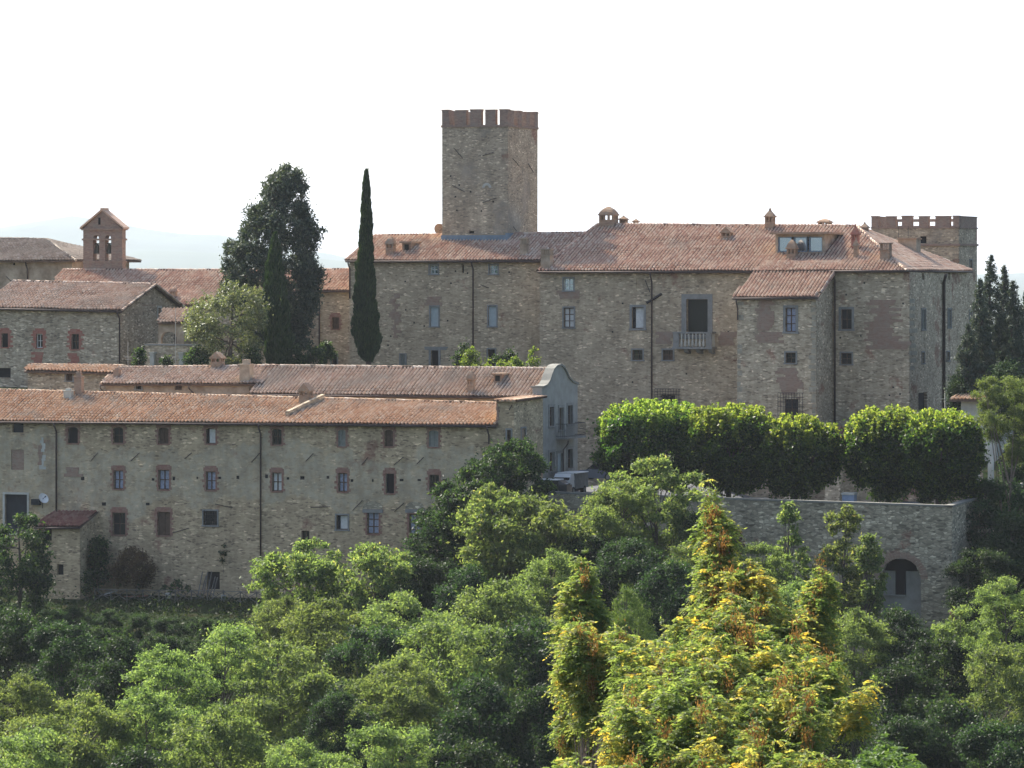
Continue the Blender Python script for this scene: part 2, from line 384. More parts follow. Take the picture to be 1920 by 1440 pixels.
# ------------------------------------------------------------------ buildings
class Bld:
    def __init__(s, name, label, cat, loc, mat, group=None):
        s.root = thing(name, label, cat, loc, group); s.mb = MB(); s.mat = mat; s.op = {}; s.wins = []
    def key(s, fc): return (round(fc.x, 3), round(fc.y, 3), fc.a)
    def win(s, fc, x0, x1, y0, y1, style='dark', sur=None, arch=0.0, depth=.28, name='window', label=None):
        s0, s1 = fc.s(x0), fc.s(x1); xm = (x0 + x1) / 2
        z1, z0 = fc.z(xm, y0), fc.z(xm, y1)
        s.op.setdefault(s.key(fc), []).append((s0, s1, z0, z1, arch, depth))
        s.wins.append((fc, s0, s1, z0, z1, style, sur, depth, name, label, arch))
    def wall(s, fc, s0, s1, z0, zt0, zt1=None, m=0):
        """front wall with openings; top runs linearly from zt0 at s0 to zt1 at s1"""
        if zt1 is None: zt1 = zt0
        ops = [o for o in s.op.get(s.key(fc), []) if o[0] > s0 - .01 and o[1] < s1 + .01]
        ss = sorted({s0, s1} | {o[0] for o in ops} | {o[1] for o in ops})
        zc = sorted({z0} | {o[2] for o in ops} | {o[3] for o in ops})
        top = lambda q: zt0 + (zt1 - zt0) * (q - s0) / (s1 - s0)
        for a, c in zip(ss[:-1], ss[1:]):
            if c - a < 1e-4: continue
            mids = (a + c) / 2
            for k, zb in enumerate(zc):
                zt = zc[k + 1] if k + 1 < len(zc) else None
                zm = (zb + zt) / 2 if zt else zb + .01
                if any(o[0] < mids < o[1] and o[2] < zm < o[3] for o in ops): continue
                if zt: s.mb.poly([fc.P(a, zb), fc.P(c, zb), fc.P(c, zt), fc.P(a, zt)], m)
                else: s.mb.poly([fc.P(a, zb), fc.P(c, zb), fc.P(c, top(c)), fc.P(a, top(a))], m)
        for (a, c, zb, zt, arch, dp) in ops:
            P = fc.P
            s.mb.poly([P(a, zb), P(a, zt), P(a, zt, -dp), P(a, zb, -dp)][::-1], m)
            s.mb.poly([P(c, zb), P(c, zt), P(c, zt, -dp), P(c, zb, -dp)], m)
            s.mb.poly([P(a, zb), P(c, zb), P(c, zb, -dp), P(a, zb, -dp)][::-1], m)
            s.mb.poly([P(a, zt), P(c, zt), P(c, zt, -dp), P(a, zt, -dp)], m)
            if arch > 0: arch_fill(s.mb, fc, a, c, zt - arch, zt, -dp * .5, 0.001, m)
    def quadw(s, p0, p1, z0, zt0, zt1=None, m=0):
        zt1 = zt0 if zt1 is None else zt1
        s.mb.poly([(p0[0], p0[1], z0), (p1[0], p1[1], z0), (p1[0], p1[1], zt1), (p0[0], p0[1], zt0)], m)
    def box_back(s, fc, s0, s1, depth, z0, zt, zt_back=None):
        """side and back walls behind a front face"""
        zb = zt if zt_back is None else zt_back
        a, b_, c, d = fc.P(s0, 0), fc.P(s1, 0), fc.P(s1, 0, -depth), fc.P(s0, 0, -depth)
        s.quadw(b_, c, z0, zt, zb); s.quadw(c, d, z0, zb); s.quadw(d, a, z0, zb, zt)
    def done(s, mats=None):
        s.wallo = s.mb.build('wall', mats or s.mat, s.root)
        for w in s.wins: make_window(s.root, *w)
        return s
    def pipe(s, fc, x, y0, y1, r=.07, kink=0, name='downpipe'):
        mb = MB(); q = fc.s(x); za, zb = fc.z(x, y0), fc.z(x, y1)
        pts = [fc.P(q - kink, za, .55), fc.P(q - kink, za - .25, .5), fc.P(q, za - .7, .14), fc.P(q, zb, .14)]
        mb.tube(pts, r, 7); return mb.build(name, M['pipe'], s.root, True)
    def gutter(s, A, B, r=.09, ext=None):
        mb = MB(); mb.tube([A, B], r, 8); return mb.build('gutter', M['pipe'], s.root, True)
    def anchor(s, fc, x0, y0, x1, y1, r=.03, name='tie_bar'):
        mb = MB(); a, c = fc.s(x0), fc.s(x1)
        mb.tube([fc.P(a, fc.z(x0, y0), .07), fc.P(c, fc.z(x1, y1), .07)], r, 5)
        return mb.build(name, M['iron'], s.root)
    def patch(s, fc, x0, x1, y0, y1, mat, name='brick_patch', t=.03, rag=.25):
        """a ragged brick repair, built as short courses of uneven length standing just proud"""
        mb = MB(); a, c = fc.s(x0), fc.s(x1); xm = (x0 + x1) / 2; zb, zt = fc.z(xm, y1), fc.z(xm, y0)
        n = max(2, int((zt - zb) / .22)); h = (zt - zb) / n
        for k in range(n):
            l = a + (random.random() - .5) * 2 * rag; r_ = c + (random.random() - .5) * 2 * rag
            mb.fbox(fc, l, r_, zb + k * h, zb + (k + 1) * h - .004, -.05, t + random.random() * .008)
        return mb.build(name, mat, s.root)

def arch_fill(mb, fc, s0, s1, zs, zt, o0, o1, m=0, n=8):
    """masonry between a round or segmental arch (springing zs, crown zt) and the level of its crown"""
    c = (s0 + s1) / 2; hw = (s1 - s0) / 2; rise = zt - zs
    pts = []
    for i in range(n + 1):
        x = -1 + 2 * i / n
        pts.append((c + hw * x, zs + rise * math.sqrt(max(0, 1 - x * x))))
    for (a, za), (b, zb) in zip(pts[:-1], pts[1:]):
        P = fc.P
        mb.poly([P(a, za, o1), P(b, zb, o1), P(b, zt + .002, o1), P(a, zt + .002, o1)], m)
        mb.poly([P(a, za, o0), P(b, zb, o0), P(b, zt + .002, o0), P(a, zt + .002, o0)][::-1], m)
        mb.poly([P(a, za, o0), P(b, zb, o0), P(b, zb, o1), P(a, za, o1)], m)

def make_window(root, fc, s0, s1, z0, z1, style, sur, dp, name, label, arch):
    w, h = s1 - s0, z1 - z0
    d = dp - .04
    mb = MB()
    pane_mat = {'casement': M['mirror'], 'curtain': M['curtain'], 'lace': M['lace'], 'shutter': M['shutter'], 'brown': M['wood'],
                'brick': M['brick'], 'pale': M['bluepaint'], 'door': M['greydoor'], 'void': M['dark'], 'stone': M['castle'],
                'half': M['lace']}.get(style, M['glass'])
    if style in ('brick', 'stone'): d = .08
    if style in ('shutter', 'pale'): d = .10
    mb.fbox(fc, s0 - .01, s1 + .01, z0 - .01, z1 + .01, -d - .05, -d)
    o = mb.build(name, pane_mat, root)
    if label: o['label'] = label
    fo, f1 = -d, -d + .06
    def bars(mat, cols, rows, t=.045, border=.06, nm='frame'):
        m2 = MB()
        for a, b in ((s0, s0 + border), (s1 - border, s1)): m2.fbox(fc, a, b, z0, z1, fo, f1)
        for a, b in ((z0, z0 + border), (z1 - border, z1)): m2.fbox(fc, s0 + border, s1 - border, a, b, fo, f1 - .003)
        for i in range(1, cols):
            x = s0 + w * i / cols; m2.fbox(fc, x - t / 2, x + t / 2, z0 + border, z1 - border, fo, f1 - .006)
        for i in range(1, rows):
            z = z0 + h * i / rows; m2.fbox(fc, s0 + border, s1 - border, z - t / 2.5, z + t / 2.5, fo, f1 - .009)
        return m2.build(nm, mat, o)
    if style == 'casement': bars(M['woodw'], 2, 2, .09, .07)
    elif style in ('curtain', 'lace'): bars(M['wood'], 2, 2 if h < 1.6 else 3, .08, .07)
    elif style == 'glazed': bars(M['woodw'], 2, 2 if h < 1.4 else 3, .05, .06)
    elif style == 'single': bars(M['wood'], 1, 1, .05, .05)
    elif style == 'darkframe': bars(M['wood'], 2, 2, .05, .06)
    elif style == 'half':
        bars(M['wood'], 1, 1, .05, .06)
        m2 = MB(); m2.fbox(fc, s0 + .04, s0 + w * .25, z0 + .04, z1 - .04, fo, f1 + .02); m2.build('leaf', M['dark'], o)
    elif style == 'brown' :
        bars(M['wood'], 2, 1, .03, .05)
    elif style == 'shutter': bars(M['shutter'], 2, 3, .05, .07)
    elif style == 'grille':
        bars(M['iron'], 1, 1, .03, .05)
        m2 = MB(); n = max(3, int(w / .18))
        for i in range(n + 1): m2.tube([fc.P(s0 + w * i / n, z0, .05), fc.P(s0 + w * i / n, z1, .05)], .018, 5)
        k = max(3, int(h / .25))
        for i in range(k + 1): m2.tube([fc.P(s0, z0 + h * i / k, .05), fc.P(s1, z0 + h * i / k, .05)], .018, 5)
        m2.build('grille', M['iron'], o)
    elif style == 'cage':   # iron cage standing proud of the wall
        bars(M['wood'], 2, 3, .06, .07)
        m2 = MB(); a, b, e = s0 - .45, s1 + .45, .38; n = 9
        for i in range(n + 1): m2.tube([fc.P(a + (b - a) * i / n, z0 - .3, e), fc.P(a + (b - a) * i / n, z1 + .5, e)], .02, 5)
        for i in range(10):
            z = z0 - .3 + (z1 + .8 - z0) * i / 9
            m2.tube([fc.P(a, z, 0), fc.P(a, z, e), fc.P(b, z, e), fc.P(b, z, 0)], .02, 5)
        m2.build('iron_cage', M['iron'], o)
    if sur:
        m2 = MB()
        if sur in ('stone', 'white', 'thinstone', 'heavy'):
            t = {'stone': .2, 'white': .16, 'thinstone': .12, 'heavy': .42}[sur]
            mt = M['pale'] if sur == 'white' else M['serena']
            m2.fbox(fc, s0 - t, s0, z0, z1, -.1, .05); m2.fbox(fc, s1, s1 + t, z0, z1, -.1, .05)
            m2.fbox(fc, s0 - t, s1 + t, z1, z1 + t, -.1, .055)
            m2.fbox(fc, s0 - t - .05, s1 + t + .05, z0 - t * .8, z0, -.1, .1)
        else:
            mt = M['brickred'] if sur == 'red' else M['bricksur']
            t = .25 if sur == 'brick' else .40
            n = max(3, int((h + .5) / .24)); hh = h / n
            for k in range(n):
                l = t * (.55 + .45 * (k % 2)) * (.75 + .5 * random.random()); r_ = t * (.55 + .45 * ((k + 1) % 2)) * (.75 + .5 * random.random())
                zz = z0 + k * hh
                m2.fbox(fc, s0 - l, s0, zz, zz + hh - .003, -.1, .012 + random.random() * .01)
                m2.fbox(fc, s1, s1 + r_, zz, zz + hh - .003, -.1, .012 + random.random() * .01)
            m2.fbox(fc, s0 - t * .8, s1 + t * .8, z1, z1 + .24 + .1 * random.random(), -.1, .02)
            m2.fbox(fc, s0 - t * .3, s1 + t * .3, z1 + .2, z1 + .36 + .1 * random.random(), -.1, .014)
            m2.fbox(fc, s0 - .1, s1 + .1, z0 - .1, z0, -.1, .05)
        m2.build('surround', mt, o)
    return o

def chimney(b, fc, x0, x1, y0, y1, style='grate', mat=None, deep=1.0, name='chimney', parent=None):
    """chimney stack on plane fc seen between the pixel columns x0..x1 and rows y0..y1"""
    mat = mat or M['brickchim']; mb = MB()
    a = fc.s(x0); w = (fc.s(x1) - a) / (1.0 + .364 * deep); d = w * deep; c = a + w
    z1 = fc.z((x0 + x1) / 2, y0); z0 = fc.z((x0 + x1) / 2, y1); h = z1 - z0
    zb = z0 - .8; cap = MB(); fb = lambda q, *r: q.fbox(fc, *r)
    o = MB()
    if style == 'grate':      # square stack, dark slotted band and slab lid
        fb(mb, a, c, zb, z1 - h * .34, -d, 0)
        n = 4
        for i in range(n + 1):
            x = a + (w - .09) * i / n; fb(mb, x, x + .09, z1 - h * .34, z1 - .1, -.1, 0); fb(mb, x, x + .09, z1 - h * .34, z1 - .1, -d, -d + .1)
        for i in range(1, n):
            y = -d + (d - .09) * i / n; fb(mb, c - .1, c, z1 - h * .34, z1 - .1, y, y + .09); fb(mb, a, a + .1, z1 - h * .34, z1 - .1, y, y + .09)
        fb(mb, a - .06, c + .06, z1 - h * .38, z1 - h * .34, -d - .06, .06)
        fb(cap, a - .08, c + .08, z1 - .1, z1, -d - .08, .08)
    elif style in ('dome', 'spire', 'gable'):
        zs = z1 - h * (.42 if style != 'spire' else .40); zo = zs - h * .2
        fb(mb, a, c, zb, zo, -d, 0)
        n = 2 if w < 1 else 3
        for i in range(n + 1):
            x = a + (w - .14) * i / n; fb(mb, x, x + .14, zo, zs, -.16, 0); fb(mb, x, x + .14, zo, zs, -d, -d + .16)
        for i in range(1, n):
            y = -d + (d - .14) * i / n; fb(mb, c - .16, c, zo, zs, y, y + .14); fb(mb, a, a + .16, zo, zs, y, y + .14)
        fb(cap, a - .1, c + .1, zs, zs + .09, -d - .1, .1)
        mx, my = (a + c) / 2, -d / 2
        if style == 'gable':
            pts = [fc.P(a - .08, zs + .09, .08), fc.P(c + .08, zs + .09, .08), fc.P(mx, z1, .08)]
            cap.prism(pts, fc.P(0, 0, -d - .16) - fc.P(0, 0, 0))
        else:
            prof = [(1, 0), (.86, .3), (.62, .62), (.32, .86), (.1, 1)] if style == 'dome' else [(1, 0), (.55, .42), (.28, .62), (.12, 1)]
            for (r0, h0), (r1, h1) in zip(prof[:-1], prof[1:]):
                za, zc = zs + .09 + (z1 - zs - .09) * h0, zs + .09 + (z1 - zs - .09) * h1
                q = [(mx - (w / 2 + .05) * r, mx + (w / 2 + .05) * r, my - (d / 2 + .05) * r, my + (d / 2 + .05) * r) for r in (r0, r1)]
                cap.box8([fc.P(q[0][0], za, q[0][2]), fc.P(q[0][1], za, q[0][2]), fc.P(q[0][1], za, q[0][3]), fc.P(q[0][0], za, q[0][3]),
                          fc.P(q[1][0], zc, q[1][2]), fc.P(q[1][1], zc, q[1][2]), fc.P(q[1][1], zc, q[1][3]), fc.P(q[1][0], zc, q[1][3])])
    else:   # plain tall block with a small pot
        fb(mb, a, c, zb, z1 - h * .25, -d, 0); fb(cap, a - .06, c + .06, z1 - h * .25, z1 - h * .19, -d - .06, .06)
        fb(cap, a + w * .2, c - w * .2, z1 - h * .19, z1, -d * .8, -d * .2)
    o = mb.build(name, mat, parent or b.roofo)
    # the cap is part of the same stack
    cmb = cap.build('cap', mat, o) if False else None
    me2 = MB(); me2.v, me2.f, me2.m, me2.t = cap.v, cap.f, cap.m, cap.t
    o2 = me2.build('tmp', mat, b.root)
    join_into(o, o2)
    return o

def join_into(o, o2):
    import bmesh
    bm_ = bmesh.new(); bm_.from_mesh(o.data); bm_.from_mesh(o2.data); bm_.to_mesh(o.data); bm_.free()
    me = o2.data; bpy.data.objects.remove(o2); bpy.data.meshes.remove(me)

def anchors(b, fc, lst):
    for q in lst: b.anchor(fc, *q)
# ------------------------------------------------------------------ castle, main block
BASE = 23.0
F1 = Face(1012, 358.5)
def roof_on(fe, pe, fr, pr, over=.0):
    """roof polygon from pixel columns/rows: pe on the eave plane, pr on the ridge plane"""
    return [fe.at(*p) for p in pe] + [fr.at(*p) for p in pr]

b = Bld('castle_palace', 'main castle palace of grey-brown rubble stone with the stone balcony and wide tiled roof', 'castle', F1.P(8, BASE), M['castle'])
b.win(F1, 1057, 1075, 522, 545, 'casement', 'thinstone'); b.win(F1, 1057, 1076, 577, 614, 'lace', 'thinstone')
b.win(F1, 1193, 1208, 522, 546, 'stone', None); b.win(F1, 1185, 1207, 576, 616, 'half', 'stone')
b.win(F1, 1186, 1205, 656, 675, 'darkframe', 'thinstone'); b.win(F1, 1243, 1262, 656, 675, 'darkframe', 'thinstone')
b.win(F1, 1287, 1327, 561, 628, 'single', 'heavy', depth=.5, name='balcony_door')
b.win(F1, 1240, 1266, 740, 768, 'cage')
FO = F1.off(.55)
ze = F1.z(1012, 508) + .0
W = F1.s(1712)
PAL = b.root
b.wall(F1, 0, F1.s(1450), BASE - 2, F1.z(1012, 507), F1.z(1450, 507) + .1)
b.box_back(F1, 0, F1.s(1712) - 1, 15, BASE - 2, ze)
FR = F1.off(-10)
rm = MB()
r1, r2 = FR.at(1120, 421), FR.at(1606, 424)
eL, eR = FO.at(1008, 508), FO.at(1700, 507.5)
roof_patch(rm, [eL, eR, r2, r1])
eLb = F1.off(-15.5).P(-.5, ze - .2)
roof_patch(rm, [eLb, eL, r1])                     # left hip
sideF = Face(a=70, xy=tuple(F1.P(F1.s(1702), 0)[:2]))
cB = sideF.off(.5).at(1823, 507.5)
roof_patch(rm, [eR, cB, r2])                      # right hip
roof_patch(rm, [cB, eLb, r1, r2])
caps(rm, r1, r2); caps(rm, eL, r1); caps(rm, eR, r2); caps(rm, cB, r2); caps(rm, eLb, r1)
finish_roof(b, rm, M['tileA']); b.gutter(eL + Vector((0, 0, -.1)), FO.at(1428, 508) + Vector((0, 0, -.1)))
FC = F1.off(-5)
CO = lambda y: F1.off(-((508 - y) / 85 * 10.5 - .5))
chimney(b, F1.off(-9.3), 1123, 1160, 387, 427, 'dome', deep=.9); chimney(b, F1.off(-10.6), 1161, 1178, 404, 424, 'spire'); chimney(b, F1.off(-11), 1187, 1198, 410, 425, 'spire')
chimney(b, CO(451), 1352, 1376, 425, 454, 'gable'); chimney(b, CO(431), 1434, 1455, 390, 433, 'spire')
chimney(b, F1.off(-11.5), 1533, 1562, 410, 428, 'dome'); chimney(b, CO(488), 1475, 1497, 449, 492, 'dome')
chimney(b, CO(468), 1596, 1613, 420, 470, 'spire', M['brickred']); chimney(b, CO(484), 1600, 1611, 445, 486, 'spire')
chimney(b, CO(490), 1650, 1674, 455, 492, 'grate')
chimney(b, F1.off(-9.4), 1614, 1630, 416, 445, 'spire')
# wide dormer with three panes
FD = CO(476); dm = MB(); s0, s1 = FD.s(1454), FD.s(1546); zt, zb = FD.z(1500, 437), FD.z(1500, 478)
dm.fbox(FD, s0, s1, zb - 1, zb + .25, -3, 0); dm.fbox(FD, s0, s1, zt - .3, zt - .1, -5.5, 0)
for a, c in ((s0, s0 + .2), (s1 - .2, s1)): dm.fbox(FD, a, c, zb + .25, zt - .3, -5, 0)
do = dm.build('dormer', M['ochre'], b.roofo)
dr = MB(); dr.fbox(FD, s0 - .35, s1 + .5, zt - .1, zt + .08, -5.8, .5); dr.build('dormer_roof', M['brickchim'], b.root)
for (x0, x1) in ((1458, 1484), (1487.5, 1513), (1516, 1542)):
    a, c = FD.s(x0), FD.s(x1); q = MB(); q.fbox(FD, a, c, zb + .25, zt - .3, -.3, -.24); w_ = q.build('dormer_window', M['mirror'], b.root)
    q = MB()
    for l, r_ in ((a, a + .09), (c - .09, c)): q.fbox(FD, l, r_, zb + .25, zt - .3, -.24, -.1)
    for l, r_ in ((zb + .25, zb + .34), (zt - .39, zt - .3)): q.fbox(FD, a + .09, c - .09, l, r_, -.24, -.1)
    q.build('frame', M['lead'], w_)
b.done()
b.pipe(F1, 1223, 512, 830)
b.anchor(F1, 1213, 568, 1241, 551, .11, 'iron_bar'); b.anchor(F1, 1210, 525, 1219, 548)
b.patch(F1, 1277, 1283, 570, 622, M['brick'], rag=.15); b.patch(F1, 1347, 1378, 622, 648, M['brick']); b.patch(F1, 1232, 1262, 622, 645, M['brick'])
b.patch(F1, 1048, 1084, 545, 560, M['brick'], rag=.3)
# balcony: slab, corbels, balusters
FBk = F1; bal = MB(); s0, s1 = F1.s(1270), F1.s(1342); zt, zb = F1.z(1306, 622), F1.z(1306, 650); e = 1.15
bal.fbox(F1, s0 - .08, s1 + .08, zb - .18, zb, 0, e + .08)
slab = bal.build('balcony', M['serena'], b.root)
q = MB(); q.fbox(F1, s0 - .04, s1 + .04, zt - .14, zt, e - .2, e + .04); q.fbox(F1, s0 - .04, s0 + .16, zt - .14, zt, 0, e - .2); q.fbox(F1, s1 - .16, s1 + .04, zt - .14, zt, 0, e - .2)
for (a, c) in ((s0, s0 + .5), (s1 - .5, s1)): q.fbox(F1, a, c, zb, zt - .14, e - .16, e)
q.build('handrail', M['serena'], slab)
prof = ((0, .05), (.1, .075), (.3, .105), (.5, .06), (.62, .045), (.8, .06), (.9, .08), (1, .06))
def baluster(sx, ox):
    q = MB(); q.tube([F1.P(sx, zb + (zt - .14 - zb) * t, ox) for t, r in prof], [r for t, r in prof], 8); return q.build('baluster', M['pale'], slab, True)
for i in range(7): baluster(s0 + .72 + (s1 - s0 - 1.44) * i / 6, e - .08)
for i in range(3): baluster(s1 - .08, .2 + i * .3)
for x in (1288, 1311, 1334):
    a = F1.s(x); q = MB(); q.prism([F1.P(a, zb - .18, 0), F1.P(a, zb - .18, .9), F1.P(a, zb - .45, .75), F1.P(a, zb - .6, 0)], F1.P(.35, 0) - F1.P(0, 0)); q.build('corbel', M['serena'], slab)

# ------------------------------------------------------------------ projecting block with the lower roof
F2 = F1.off(4.9)
b = Bld('castle_projecting_block', 'stone castle block jutting forward under a lower tiled roof, with barred ground door', 'castle', F2.P(F2.s(1455), BASE), M['castle2'])
b.win(F2, 1473, 1492, 577, 622, 'curtain', 'stone'); b.win(F2, 1473, 1492, 661, 681, 'darkframe', 'thinstone'); b.win(F2, 1471, 1497, 748, 806, 'cage')
sA, sB = F2.s(1382), F2.s(1530); zE = F2.z(1455, 556)
b.wall(F2, sA, sB, BASE - 2, zE, zE)
S2 = F2.turn(1530, 70)
b.wall(S2, 0, 4.9, BASE - 2, zE, F1.z(1560, 508))
b.quadw(F2.P(sA, 0), F2.P(sA, 0, -4.9), BASE - 2, zE, F1.z(1400, 508))
rm = MB(); F2o = F2.off(.5)
p0, p1 = F2o.at(1373, 557), F2o.at(1534, 556)
FT = F1.off(-1.6)
roof_patch(rm, [p0, p1, FT.at(1581, 490.5), FT.at(1431, 490.5)])
finish_roof(b, rm, M['tileA']); b.gutter(p0 + Vector((0, 0, -.12)), p1 + Vector((0, 0, -.12)))
b.done(); b.patch(F2, 1421, 1448, 562, 620, M['brick']); b.patch(F2, 1420, 1462, 622, 643, M['brick'], rag=.5); b.patch(F2, 1463, 1500, 690, 740, M['brick'], rag=.5)
b.pipe(F2, 1384, 562, 600, .06)
y = 566
while y < 790:
    hh_ = random.uniform(6, 10); wq = random.choice((7, 9, 13))
    b.patch(F2, 1529.4 - wq, 1529.4, y, y + hh_, M['quoin'], 'quoin', .012, .02)
    if random.random() < .7: b.patch(F2, 1382.6, 1382.6 + random.choice((6, 9, 12)), y, y + hh_, M['quoin'], 'quoin', .012, .02)
    y += hh_ + random.uniform(.5, 5)

# ------------------------------------------------------------------ right wing
F3 = F1
b = Bld('castle_east_wing', 'right-hand castle wing with tall brown downpipe and patched brick, beside the dark conifers', 'castle', F1.P(F1.s(1640), BASE), M['castle2'])
b.win(F3, 1577, 1597, 580, 617, 'darkframe', 'stone'); b.win(F3, 1577, 1597, 662, 683, 'darkframe', 'thinstone'); b.win(F3, 1606, 1627, 771, 797, 'void')
SD = F3.turn(1705, 70)
for x0, x1, y0, y1 in ((1728, 1735, 580, 618), (1728, 1733, 661, 681), (1777, 1783, 580, 614), (1775, 1780, 660, 676), (1728, 1733, 512, 525), (1778, 1782, 512, 525), (1722, 1738, 736, 778), (1817, 1822, 583, 606)):
    b.win(SD, x0, x1, y0, y1, 'shutter' if y1 < 640 and y0 > 550 else 'void', 'thinstone' if y0 > 550 and y0 < 700 else None)
zE = F3.z(1640, 508)
b.wall(F3, F3.s(1535), F3.s(1705), BASE - 3, zE); L = SD.s(1828)
b.wall(SD, 0, L, BASE - 3, zE)
b.gutter(FO.at(1552, 508.5), FO.at(1700, 508.5)); b.gutter(FO.at(1700, 508.5), cB + Vector((0, 0, -.1)))
b.done()
b.pipe(F3, 1566, 510, 830, .09); b.pipe(SD, 1767, 513, 830, .13, .9)
b.patch(F3, 1632, 1682, 562, 640, M['brick'], rag=.7); b.patch(F3, 1640, 1700, 640, 655, M['brick'], rag=.8)
for y in range(560, 700, 14):
    b.patch(SD, 1705.3, 1712 + random.random() * 8, y, y + 8, M['quoin'], 'quoin', .02, .1)

# ------------------------------------------------------------------ left wing of the castle
F0 = F1.off(-3.0)
b = Bld('castle_west_wing', 'left castle wing behind the slim cypress, three rows of small windows under a tiled roof', 'castle', F0.P(F0.s(830), 31), M['castle'])
for a in ((806, 821, 497, 514, 'casement', 'thinstone'), (918, 933, 497, 514, 'casement', 'thinstone'), (866, 870, 496, 512, 'void', None), (807, 822, 575, 612, 'pale', 'thinstone'),
          (916, 931, 574, 612, 'pale', 'thinstone'), (808, 822, 657, 700, 'void', 'stone'), (751, 760, 665, 686, 'shutter', 'thinstone'), (915, 928, 655, 690, 'void', 'thinstone')):
    b.win(F0, *a)
zE = F0.z(1000, 487); zL = F0.z(660, 487)
WST = b.root
b.wall(F0, F0.s(655), F0.s(1016), 28, zL, zE); b.box_back(F0, F0.s(655), F0.s(1016), 11, 28, zL)
rm = MB(); FO0 = F0.off(.5); FR0 = F0.off(-5.6)
a0, a1 = FO0.at(648, 488), FO0.at(1040, 487); q1, q0 = FR0.at(1112, 436.5), FR0.at(702, 442)
roof_patch(rm, [a0, a1, q1, q0]); bk = F0.off(-11.5)
k0, k1 = bk.P(F0.s(655) - .5, zL - .1), bk.P(F0.s(1016) + 4, zE - .1)
roof_patch(rm, [k0, a0, q0]); roof_patch(rm, [k1, k0, q0, q1]); caps(rm, q0, q1); caps(rm, a0, q0)
finish_roof(b, rm, M['tileA'], ); b.gutter(a0 + Vector((0, 0, -.1)), FO0.at(1012, 488) + Vector((0, 0, -.1)))
chimney(b, F0.off(-.7), 723, 742, 443, 479, 'dome'); chimney(b, F0.off(-.6), 975, 993, 446, 480, 'grate', M['ochre']); chimney(b, F1.off(.1), 1014, 1037, 466, 503, 'grate', M['ochre'])
# small dormer
FD = F0.off(-1.5); q = MB(); s0, s1 = FD.s(754), FD.s(771); zb, zt = FD.z(762, 472), FD.z(762, 456)
q.fbox(FD, s0, s1, zb - .4, zt, -2, 0); dmo = q.build('dormer', M['brick'], b.roofo)
q = MB(); q.fbox(FD, s0 - .15, s1 + .15, zt, zt + .16, -2.2, .3); q.build('dormer_lid', M['brickchim'], b.root)
q = MB(); q.fbox(FD, s0 + .22, s1 - .22, zb + .1, zt - .1, 0, .02); q.build('dormer_window', M['dark'], b.root)
b.done()
b.pipe(F0, 888, 489, 690); b.pipe(F0, 657, 489, 560)
b.patch(F0, 735, 747, 550, 634, M['brick'], rag=.3); b.patch(F0, 800, 828, 556, 573, M['brick'], rag=.3); b.patch(F0, 795, 838, 650, 656, M['serena'])
anchors(b, F0, [(902, 534, 917, 540)])

# ------------------------------------------------------------------ the keep
FK = F0.off(-4.2); FK = FK.turn(952, -20); KS = FK.turn(952, 70)
zt = FK.z(952, 234); zb = 33.0; sL = FK.s(829); sR = KS.s(1008)
b = Bld('castle_keep', 'tall square stone keep with a crown of brick battlements rising above the roofs', 'tower', FK.P(-3, 33), M['keep'])
b.win(FK, 879, 889, 433, 437.5, 'void')
KEP = b.root; b.wall(FK, sL, 0, zb, zt); b.wall(KS, 0, sR, zb, zt)
pA, pB, pC = FK.P(sL, 0), KS.P(sR, 0), FK.P(sL, 0) + (KS.P(sR, 0) - KS.P(0, 0))
b.quadw(pB, pC, zb, zt); b.quadw(pC, pA, zb, zt)
b.mb.poly([(pA.x, pA.y, zt - .3), tuple(FK.P(0, zt - .3)), (pB.x, pB.y, zt - .3), (pC.x, pC.y, zt - .3)])
b.done()
zm = FK.z(952, 205)
q = MB()
FKb = Face(a=160, xy=(pB.x, pB.y)); KSb = Face(a=250, xy=(pC.x, pC.y))
for fc, L in ((FK, None), (KS, sR), (FKb, -sL), (KSb, sR)):
    s0, s1 = (sL, 0) if L is None else (0, L)
    q.fbox(fc, s0 - .06, s1 + .06, zt - .16, zt + .02, -.3, .09)
st = q.build('string_course', M['bricktower'], b.root)
def merlon(b, fc, s0, s1, z0, z1, t=.55, o=0.03, mat=None):
    q = MB(); q.fbox(fc, s0, s1, z0, z1 - .06, -t, o); q.fbox(fc, s0 - .04, s1 + .04, z1 - .06, z1 + random.random() * .06, -t - .04, o + .04)
    return q.build('merlon', mat or M['bricktower'], b.root)
for x0, x1 in ((829, 841.5), (854, 874), (882, 902), (910, 929), (937, 952)):
    merlon(b, FK, FK.s(x0), FK.s(x1), zt + .02, zm)
for k in range(4): L0 = (sR) * (.05 + k * .27); merlon(b, KS, L0 + .15, L0 + sR * .145, zt + .02, zm - .05)
for x0, x1 in ((885, 896), (913, 925), (941, 953), (968, 980), (995, 1008)): merlon(b, FKb, -sL * (1008 - x1) / 123, -sL * (1008 - x0) / 123, zt + .02, zm)
for k in range(4): L0 = (sR) * (.02 + k * .27); merlon(b, KSb, L0, L0 + sR * .16, zt + .02, zm)
q = MB(); q.fbox(FK, sL - .08, .05, FK.z(900, 455), FK.z(900, 441), -.2, .09); q.fbox(KS, -.05, sR * .35, KS.z(960, 448), KS.z(960, 437), -.2, .09); q.build('lead_flashing', M['lead'], b.root)
anchors(b, FK, [(851, 277, 868, 297), (905, 292, 927, 285), (848, 347, 872, 360), (905, 380, 931, 371)]); anchors(b, KS, [(960, 297, 972, 311), (989, 307, 999, 323), (961, 425, 967, 433)])
q = MB(); c = FK.s(913); zc = FK.z(913, 352)
